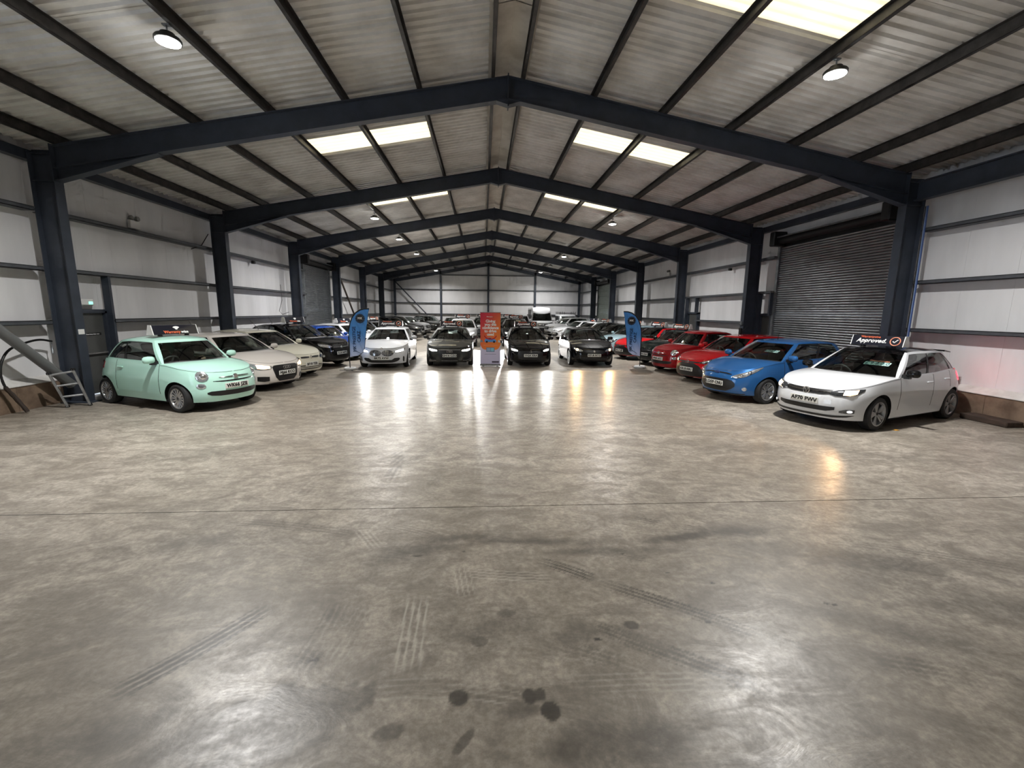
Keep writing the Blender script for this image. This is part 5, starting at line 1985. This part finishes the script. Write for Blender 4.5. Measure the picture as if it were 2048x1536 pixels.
# price cards behind two windscreens
def price_card(key, txt, u, t0, w=.42, brand=False):
    r, s, p = CARS[key]
    # a point on the windscreen plane: from scuttle to header
    xb, zb_ = s.a - p['cowl_c'] - .03, p['cowl_z']
    xt_, zt_ = s.a - p['hdr_c'], float(s.rf(p['hdr_c']))
    d = Vector((xt_ - xb, 0, zt_ - zb_)).normalized()
    n_ = Vector((d.z, 0, -d.x))
    yb = u
    bend = -.30 * (abs(u) / .68) ** 2.2 * .8
    c = Vector((xb + (xt_ - xb) * t0 + bend * (1 - t0 * .6), yb, zb_ + (zt_ - zb_) * t0)) - n_ * .03
    b = MB()
    hw, hh = w / 2, .055
    nd = len(txt)
    card = mat('price_card_pale', srgb(196, 232, 222), .5)
    first = None
    for i in range(nd):
        b = MB()
        y0 = -hw + w * i / nd + .004
        y1 = -hw + w * (i + 1) / nd - .004
        V = [c + Vector((0, yy, 0)) + d * q - n_ * e for e in (0, .003) for yy, q in ((y0, -hh), (y1, -hh), (y1, hh), (y0, hh))]
        b.add(V, [(0, 1, 2, 3), (7, 6, 5, 4), (0, 4, 5, 1), (1, 5, 6, 2), (2, 6, 7, 3), (3, 7, 4, 0)])
        o = b.build('price_tile', card, r)
        place_text(text_mesh(txt[i], .12, .002, .0006, 0, mat('price_ink', srgb(20, 70, 80), .5)), o, tuple(c + Vector((0, (y0 + y1) / 2, 0)) + n_ * .002), (0, 1, 0), tuple(d))
    if brand:
        place_text(text_mesh('Warrantywise', .06, .001, .0006, 0, SALMON), r, tuple(c + d * .09 + n_ * .002), (0, 1, 0), tuple(d), 'card_heading')


price_card('R12', '£9800', .36, .50, .44, True)
price_card('R11', '£2690', .36, .52, .36)


# ------------------------------------------------------------------ feather flags
def flag_material():
    m = mat('flag_print', srgb(70, 135, 205), .6)
    t = NT(m)
    tc = t.n('ShaderNodeTexCoord')
    sx = t.n('ShaderNodeSeparateXYZ')
    t.t.links.new(tc.outputs['Object'], sx.inputs[0])
    z = sx.outputs[2]
    f = t.ramp(z, .35, 1.35)
    c = t.mix(f, srgb(196, 208, 240), srgb(72, 142, 216))
    st = t.math('SINE', t.math('MULTIPLY', t.math('ADD', sx.outputs[0], t.math('MULTIPLY', z, .45)), 26))
    c = t.mix(t.ramp(st, .6, 1.0, 0, .22), c, srgb(40, 100, 180))
    t.to(c, 'Base Color')
    return m


FLAGM = flag_material()


def feather_flag(loc, sgn, label):
    """sgn=+1: cloth to the right of the pole (seen from the viewer)"""
    t = thing('feather_flag', label, 'flag', (*loc, 0), 0, 'blue feather flags')
    b = MB()
    b.tube([(0, 0, .02), (0, 0, .62)], .016, 8)
    b.build('pole', BLACK, t, 40)
    left = [(0, .46), (0, .8), (0, 1.15), (.02, 1.4), (.07, 1.63), (.15, 1.83), (.27, 1.99), (.42, 2.09), (.58, 2.135), (.74, 2.14)]
    right = [(.02, .455), (.30, .50), (.47, .62), (.54, .80), (.565, 1.05), (.60, 1.3), (.635, 1.55), (.67, 1.78), (.70, 1.98), (.74, 2.14)]
    lz = np.array(left)
    rz = np.array(right)
    rows = []
    for i in range(19):
        f = i / 18 * (len(left) - 1)
        a0 = np.array([np.interp(f, range(len(left)), lz[:, 0]), np.interp(f, range(len(left)), lz[:, 1])])
        a1 = np.array([np.interp(f, range(len(right)), rz[:, 0]), np.interp(f, range(len(right)), rz[:, 1])])
        row = []
        for k in range(9):
            u = k / 8
            q = a0 + (a1 - a0) * u
            row.append((sgn * q[0], .012 * math.sin(u * 5 + q[1] * 3), q[1]))
        rows.append(row)
    b = MB()
    b.grid(rows, flip=sgn < 0)
    b.grid([[(x, y + .003, z) for x, y, z in r_] for r_ in rows], flip=sgn > 0)
    b.build('cloth', FLAGM, t, 60)
    b = MB()
    b.tube([(sgn * x, 0, z) for x, z in left], .022, 8)
    b.build('pole_sleeve', INK, t, 50)
    b = MB()
    b.tube([(sgn * x, .004, z) for x, z in right], .008, 6)
    b.build('hem', INK, t, 50)
    # badge
    b = MB()
    cx, cz = sgn * .42, 1.80
    pts = []
    for k in range(48):
        a = 2 * math.pi * k / 48
        r_ = .155 + .008 * math.cos(a * 12)
        pts.append((cx + r_ * math.cos(a), cz + r_ * math.sin(a)))
    b.prism(pts, -.022, -.014)
    bo = b.build('badge', INK, t)
    ring = [(cx + .125 * math.cos(a), -.024, cz + .125 * math.sin(a)) for a in np.linspace(0, 2 * math.pi, 33)]
    b = MB()
    b.tube(ring, .004, 5, caps=False)
    b.build('badge_ring', mat('badge_line', srgb(70, 110, 160), .5), bo)
    place_text(text_mesh('M', .10, .004, .001, 0, INKW), bo, (cx - .04, -.024, cz + .005), (1, 0, 0), (0, 0, 1))
    place_text(text_mesh('K', .10, .004, .001, 0, INKW), bo, (cx + .045, -.024, cz + .005), (1, 0, 0), (0, 0, 1))
    ink = mat('flag_ink', srgb(18, 52, 96), .6)
    x1, x2 = (.20, .36) if sgn > 0 else (-.40, -.25)
    place_text(text_mesh('MK PRESTIGE', .15, .003, .001, 0, ink), t, (x1, -.016, 1.08), (0, 0, 1), (-1, 0, 0))
    place_text(text_mesh('CARZ', .15, .003, .001, 0, ink), t, (x2, -.016, 1.17), (0, 0, 1), (-1, 0, 0))
    b = MB()
    x0 = .16 if sgn > 0 else -.40
    b.tube([(x0, -.016, .72), (x0 + .26, -.016, .56)], .007, 5)
    b.build('print_line', ink, t)
    # cross base with a white weight bag
    b = MB()
    for a in (0.5, 0.5 + math.pi / 2):
        ca, sa = math.cos(a), math.sin(a)
        b.prism([(-.36, 0), (.36, 0), (.36, .012), (-.36, .012)], -.02, .02, tf=Matrix.Rotation(a, 4, 'Z'))
    b.build('base', BLACK, t)
    b = MB()
    ring = []
    for k in range(25):
        a = 2 * math.pi * k / 24
        ring.append((.17 * math.cos(a), .17 * math.sin(a), .05))
    b.tube(ring, .045, 10, caps=False)
    b.build('weight_bag', mat('bag_white', srgb(205, 206, 208), .55), t, 50)
    return t


feather_flag((-5.22, 15.72), 1, 'blue feather flag left of the white sports hatchback, cloth to its right')
feather_flag((5.49, 16.42), -1, 'blue feather flag beside the red cars on the right, cloth to its left')

# ------------------------------------------------------------------ roll-up banner
t = thing('banner_stand', 'red and orange roll-up banner standing in the centre aisle', 'banner', (-.25, 16.93, 0), math.radians(-1.5))


def banner_material():
    m = mat('banner_print', srgb(220, 80, 60), .5)
    n_ = NT(m)
    tc = n_.n('ShaderNodeTexCoord')
    sx = n_.n('ShaderNodeSeparateXYZ')
    n_.t.links.new(tc.outputs['Object'], sx.inputs[0])
    x, z = sx.outputs[0], sx.outputs[2]
    g = n_.math('ADD', n_.math('MULTIPLY', n_.math('SUBTRACT', 2.05, z), .75), n_.math('MULTIPLY', x, 1.0))
    f = n_.ramp(g, -.3, 1.1)
    c = n_.mix(f, srgb(206, 36, 66), srgb(238, 128, 44))
    # lavender foot with rounded shoulders
    ax_ = n_.math('ABSOLUTE', x)
    sh = n_.math('MULTIPLY', n_.math('POWER', n_.math('MULTIPLY', ax_, 1 / .385), 6.0), .20)
    edge = n_.math('ADD', .63, sh)
    lav = n_.ramp(n_.math('SUBTRACT', edge, z), -.006, .006)
    c = n_.mix(lav, c, srgb(206, 200, 226))
    n_.to(c, 'Base Color')
    return m


b = MB()
b.box(-.385, .385, -.002, .002, .07, 2.05)
b.build('printed_panel', banner_material(), t)
b = MB()
b.rbox(-.40, .40, -.018, .018, 2.04, 2.065, .006)
b.build('top_rail', ALUM, t)
b = MB()
b.rbox(-.41, .41, -.07, .07, 0.015, .085, .02)
b.build('cassette', ALUM, t, 30)
for xx in (-.28, .28):
    b = MB()
    b.box(xx - .03, xx + .03, -.20, .20, 0, .014)
    b.build('foot', ALUM, t)
b = MB()
b.tube([(0, .03, .06), (0, .03, 2.05)], .009, 6)
b.build('support_pole', ALUM, t)
place_text(text_mesh('Giving\nyou the\nconfidence\nto drive\nused', .152, .006, .001, 0, INKW, space=.95, line=.82), t, (0, -.005, 1.47), (1, 0, 0), (0, 0, 1), 'slogan')
place_text(text_mesh('Warranty', .06, .001, .001, 0, INKW), t, (-.03, -.005, 1.89), (1, 0, 0), (0, 0, 1), 'heading')
place_text(text_mesh('wise', .06, .001, .001, 0, ORANGE), t, (.15, -.005, 1.89), (1, 0, 0), (0, 0, 1), 'heading')
b = MB()
arc = [(.23 * math.cos(a), -.004, 1.20 + .16 * math.sin(a)) for a in np.linspace(math.pi * 1.06, math.pi * 1.94, 17)]
b.tube(arc, .022, 5)
b.build('smile_arc', mat('print_red', srgb(200, 40, 50), .5), t, 50)
pb = mat('print_blue', srgb(84, 150, 220), .5)
b = MB()
b.prism([(-.22, .93), (-.22, 1.0), (-.19, 1.05), (-.13, 1.09), (.02, 1.095), (.09, 1.05), (.19, 1.02), (.225, .98), (.22, .93)][::-1], -.006, -.003)
o = b.build('printed_car', pb, t)
b = MB()
for xx in (-.14, .14):
    b.prism([(xx + .04 * math.cos(a), .935 + .04 * math.sin(a)) for a in np.linspace(0, 2 * math.pi, 17)[:-1]], -.009, -.0055)
b.prism([(-.16, 1.045), (-.12, 1.078), (.015, 1.082), (.07, 1.045)][::-1], -.009, -.0055)
b.build('printed_wheels', INK, o)
for xx, m in ((-.34, mat('print_grey', srgb(120, 130, 140), .5)), (.34, mat('print_pale', srgb(190, 200, 200), .5))):
    b = MB()
    x0, x1 = (xx - .04, xx + .05) if xx < 0 else (xx - .05, xx + .04)
    b.prism([(x0, .92), (x1, .92), (x1, .96), ((x0 + x1) / 2, 1.01), (x0, 1.0)], -.006, -.003)
    b.build('printed_car_end', m, t)
b = MB()
b.box(-.27, .27, -.005, -.003, .80, .815)
b.build('print_line', SALMON, t)
b = MB()
b.box(-.22, .22, -.005, -.003, .455, .467)
b.build('print_line', mat('print_mid', srgb(120, 116, 140), .5), t)
b = MB()
b.rbox(-.16, .16, -.010, -.002, .55, .72, .004)
o = b.build('printed_phone', mat('print_slate', srgb(110, 130, 160), .5), t)
b = MB()
b.box(-.135, 0, -.013, -.010, .575, .695)
b.build('phone_tile', mat('print_tile1', srgb(150, 175, 205), .5), o)
b = MB()
b.box(.015, .135, -.013, -.010, .575, .695)
b.build('phone_tile', mat('print_tile2', srgb(140, 205, 225), .5), o)
b = MB()
b.rbox(.06, .33, -.010, -.002, .13, .19, .004)
b.build('print_button', mat('print_dark', srgb(70, 60, 80), .5), t)

# ------------------------------------------------------------------ left-wall clutter
b = MB()
b.tube([(-9.50, 10.05, .42), (-9.50, 5.2, 5.17)], .095, 16)
o = b.build('brace_tube', mat('brace_grey', srgb(96, 98, 98), .5), None, 40)
tag(o, 'thick round grey diagonal brace running down to the left column foot', 'brace')
b = MB()
b.tube([(-9.66, 28.45, 4.9), (-9.66, 33.9, .3)], .06, 12)
o = b.build('brace_tube', mat('brace_brown', srgb(62, 54, 48), .6), None, 40)
tag(o, 'brownish diagonal brace on the left wall behind the feather flag', 'brace')
b = MB()
b.tube([(-9.5, Y_GABLE - .4, 5.0), (-5.0, Y_GABLE - .4, .3)], .06, 12)
o = b.build('brace_tube', STEEL, None, 40)
tag(o, 'dark diagonal brace across the far gable wall', 'brace')

t = thing('step_ladder', 'small aluminium step ladder leaning at the left column foot', 'ladder', (-9.14, 9.72, 0))
fa, fb = Vector((-.12, -.10, .02)), Vector((.16, .10, .02))
ta, tb = Vector((-.26, -.24, .74)), Vector((.02, -.02, .80))
for f0, t0 in ((fa, ta), (fb, tb)):
    b = MB()
    d = (t0 - f0)
    s_ = (fb - fa).normalized() * .02
    w_ = d.cross(s_).normalized() * .035
    V = [p + q for p in (f0, t0) for q in (-s_ - w_, s_ - w_, s_ + w_, -s_ + w_)]
    b.add(V, [(0, 1, 2, 3), (7, 6, 5, 4), (0, 4, 5, 1), (1, 5, 6, 2), (2, 6, 7, 3), (3, 7, 4, 0)])
    so = b.build('stile', ALUM, t)
    b = MB()
    b.rbox(f0.x - .03, f0.x + .03, f0.y - .03, f0.y + .03, 0, .05, .01)
    b.build('rubber_foot', BLACK, so)
    b = MB()
    b.rbox(t0.x - .035, t0.x + .035, t0.y - .035, t0.y + .035, t0.z - .03, t0.z + .03, .012)
    b.build('top_cap', BLACK, so)
for k in (.30, .62, .95):
    b = MB()
    p0, p1 = fa.lerp(ta, k), fb.lerp(tb, k)
    b.tube([p0, p1], .022, 6)
    b.build('rung', ALUM, t)

hose = [(-9.76, 10.04, 1.36), (-9.76, 9.8, 1.41), (-9.72, 9.5, 1.38), (-9.72, 9.15, 1.27), (-9.72, 8.97, 1.07), (-9.72, 8.9, .82), (-9.70, 8.92, .56), (-9.66, 9.02, .34), (-9.55, 9.10, .03)]
pts = []
for i in range(len(hose) - 1):
    p0, p1, p2, p3 = [Vector(hose[min(max(i + k, 0), len(hose) - 1)]) for k in (-1, 0, 1, 2)]
    for f in np.linspace(0, 1, 5)[:-1]:
        pts.append(.5 * ((2 * p1) + (p2 - p0) * f + (2 * p0 - 5 * p1 + 4 * p2 - p3) * f ** 2 + (3 * p1 - p0 - 3 * p2 + p3) * f ** 3))
pts.append(Vector(hose[-1]))
t = thing('hose', 'black hose looping down the left wall beside the brace', 'hose', (0, 0, 0))
b = MB()
b.tube(pts[:25], .022, 8)
b.build('hose_run', BLACK, t, 60)
b = MB()
b.tube(pts[24:], [.034 + .006 * (i % 2) for i in range(len(pts[24:]))], 8)
b.build('hose_sleeve', mat('sleeve_brown', srgb(52, 42, 36), .8), t)
b = MB()
b.tube([(-9.76, 10.02, 1.35), (-9.76, 10.03, 1.2), (-9.74, 10.0, 1.1)], .02, 6)
b.build('tap', GALV, t)


def wall_box(name, label, cat, side, y, z, dy, dz, m, dx=.1, x=XW):
    b = MB()
    x0, x1 = sorted((side * x, side * (x - dx)))
    b.rbox(x0, x1, y - dy / 2, y + dy / 2, z - dz / 2, z + dz / 2, .012)
    return tag(b.build(name, m), label, cat)


def emergency_light(side, y, z, label):
    t_ = thing('emergency_light', label, 'light', (side * (XW - .01), y, z), group='twin-head emergency lights on the walls')
    b = MB()
    b.rbox(*sorted((0, -side * .09)), -.17, .17, -.16, .06, .012)
    b.build('battery_box', WHITEP, t_, 30)
    for yy in (-.11, .11):
        b = MB()
        b.lathe([(.03, 0), (.055, -side * .02), (.06, -side * .08), (.05, -side * .09), (.001, -side * .085)], 14, 'x', tf=Matrix.Translation((-side * .02, yy, .12)))
        b.build('lamp_head', mat('lamp_head_grey', srgb(120, 120, 118), .4), t_, 40)


emergency_light(-1, 13.05, 4.35, 'twin-head emergency light high on the left wall above the mint car')
emergency_light(1, 24.9, 4.32, 'twin-head emergency light high on the right wall beyond the second column')
wall_box('security_camera', 'small black camera under the upper rail on the left wall', 'camera', -1, 19.0, 3.95, .14, .12, BLACK, .12, 9.9)
wall_box('security_camera', 'small black camera under the upper rail on the right wall', 'camera', 1, 18.35, 3.94, .12, .10, BLACK, .12, 9.9)
wall_box('notice_card', 'small white notice card on the left column beside the grey door', 'notice', -1, 10.2, 1.56, .15, .11, WHITEP, .006, XI - .001)
wall_box('socket_box', 'grey socket box on the right column beside the red cars', 'socket', 1, 16.2, 1.75, .12, .14, GALV, .05, XI - .001)
wall_box('switch_box', 'dark switch box low on the right column beside the red cars', 'switch', 1, 16.2, 1.45, .14, .24, BLACK, .06, XI - .001)

# blue cable conduit beside the nearest right-hand column
t = thing('cable_conduit', 'blue cables clipped down the nearest right-hand column', 'cable', (9.69, 9.99, 0))
for k, m in enumerate((mat('cable_blue', srgb(40, 70, 130), .5), mat('cable_pale', srgb(120, 140, 180), .5), BLACK)):
    b = MB()
    b.tube([(.0 + .0 * k, -.02 + .028 * k, .55), (.01, -.02 + .028 * k, 2.5), (-.01, -.02 + .028 * k, 4.6)], .012, 6)
    b.build('cable', m, t, 60)
b = MB()
b.tube([(-9.76, 16.0, 4.55), (-9.78, 15.6, 4.12), (-9.8, 15.1, 3.95)], .014, 6)
tag(b.build('hanging_cable', BLACK), 'thin black cable drooping from the second left column', 'cable')
b = MB()
b.tube([(-9.80, 21.2, 3.2), (-9.8, 21.25, 2.5), (-9.8, 20.9, 2.0), (-9.8, 21.2, 1.85), (-9.8, 21.9, 1.95)], .012, 6)
tag(b.build('hanging_cable', BLACK), 'thin black cable looping before the third left column', 'cable')

# baulk of timber on the floor by the right plinth, a leaf under the white car
b = MB()
b.rbox(9.45, 9.80, 7.50, 8.35, 0, .11, .012)
tag(b.build('timber_baulk', grainy('old_timber', srgb(72, 56, 46), srgb(48, 38, 32), 6, .85, stretch=(3, .4, 3))), 'dark weathered timber baulk on the floor by the right plinth', 'timber')
b = MB()
b.grid([[(-.05, -.03, .004), (0, -.045, .012), (.05, -.02, .004)], [(-.06, .02, .004), (0, .03, .016), (.055, .025, .004)]])
b.build('leaf', mat('leaf_ochre', srgb(190, 140, 50), .7), None, 60, (7.12, 7.40, 0))
tag(bpy.data.objects['leaf'], 'small ochre leaf on the floor by the white car front wheel', 'leaf')


# ------------------------------------------------------------------ the beams of the two headlights that shine past the banner
def beam(key, side, watts, col, q=.66, z=.80, spread=70, aim=-3.5):
    r, s, p = CARS[key]
    pt = s.S(q, z)
    ld = bpy.data.lights.new('headlight_beam', 'SPOT')
    ld.energy = watts
    ld.color = col
    ld.spot_size = math.radians(spread)
    ld.spot_blend = .6
    ld.shadow_soft_size = .075
    lo = bpy.data.objects.new('headlight_beam', ld)
    COL.objects.link(lo)
    lo.parent = r
    lo.location = (float(pt[0]) + .06, side * float(pt[1]), z)
    lo.rotation_euler = (0, math.radians(-90 - aim), 0)
    lo.rotation_euler = Vector((-math.cos(math.radians(aim)), 0, -math.sin(math.radians(aim)))).to_track_quat('Z', 'Y').to_euler()


for key, wv, colr in (('C1', 110, (1, .97, .9)), ('C2', 110, (1, .97, .9)), ('C3', 110, (1, .97, .9)), ('C5', 2600, (1, .98, .95)), ('C6', 2600, (1, .98, .95)), ('C4', 90, (1, .62, .28)), ('L2', 45, (1, .58, .26)), ('R12', 60, (1, .58, .26))):
    for sg in (1, -1):
        beam(key, sg, wv, colr, z=.80 if key in ('C5', 'C6') else .64, spread=46 if key in ('C5', 'C6') else 70, aim=-5 if key in ('C5', 'C6') else -3.5)
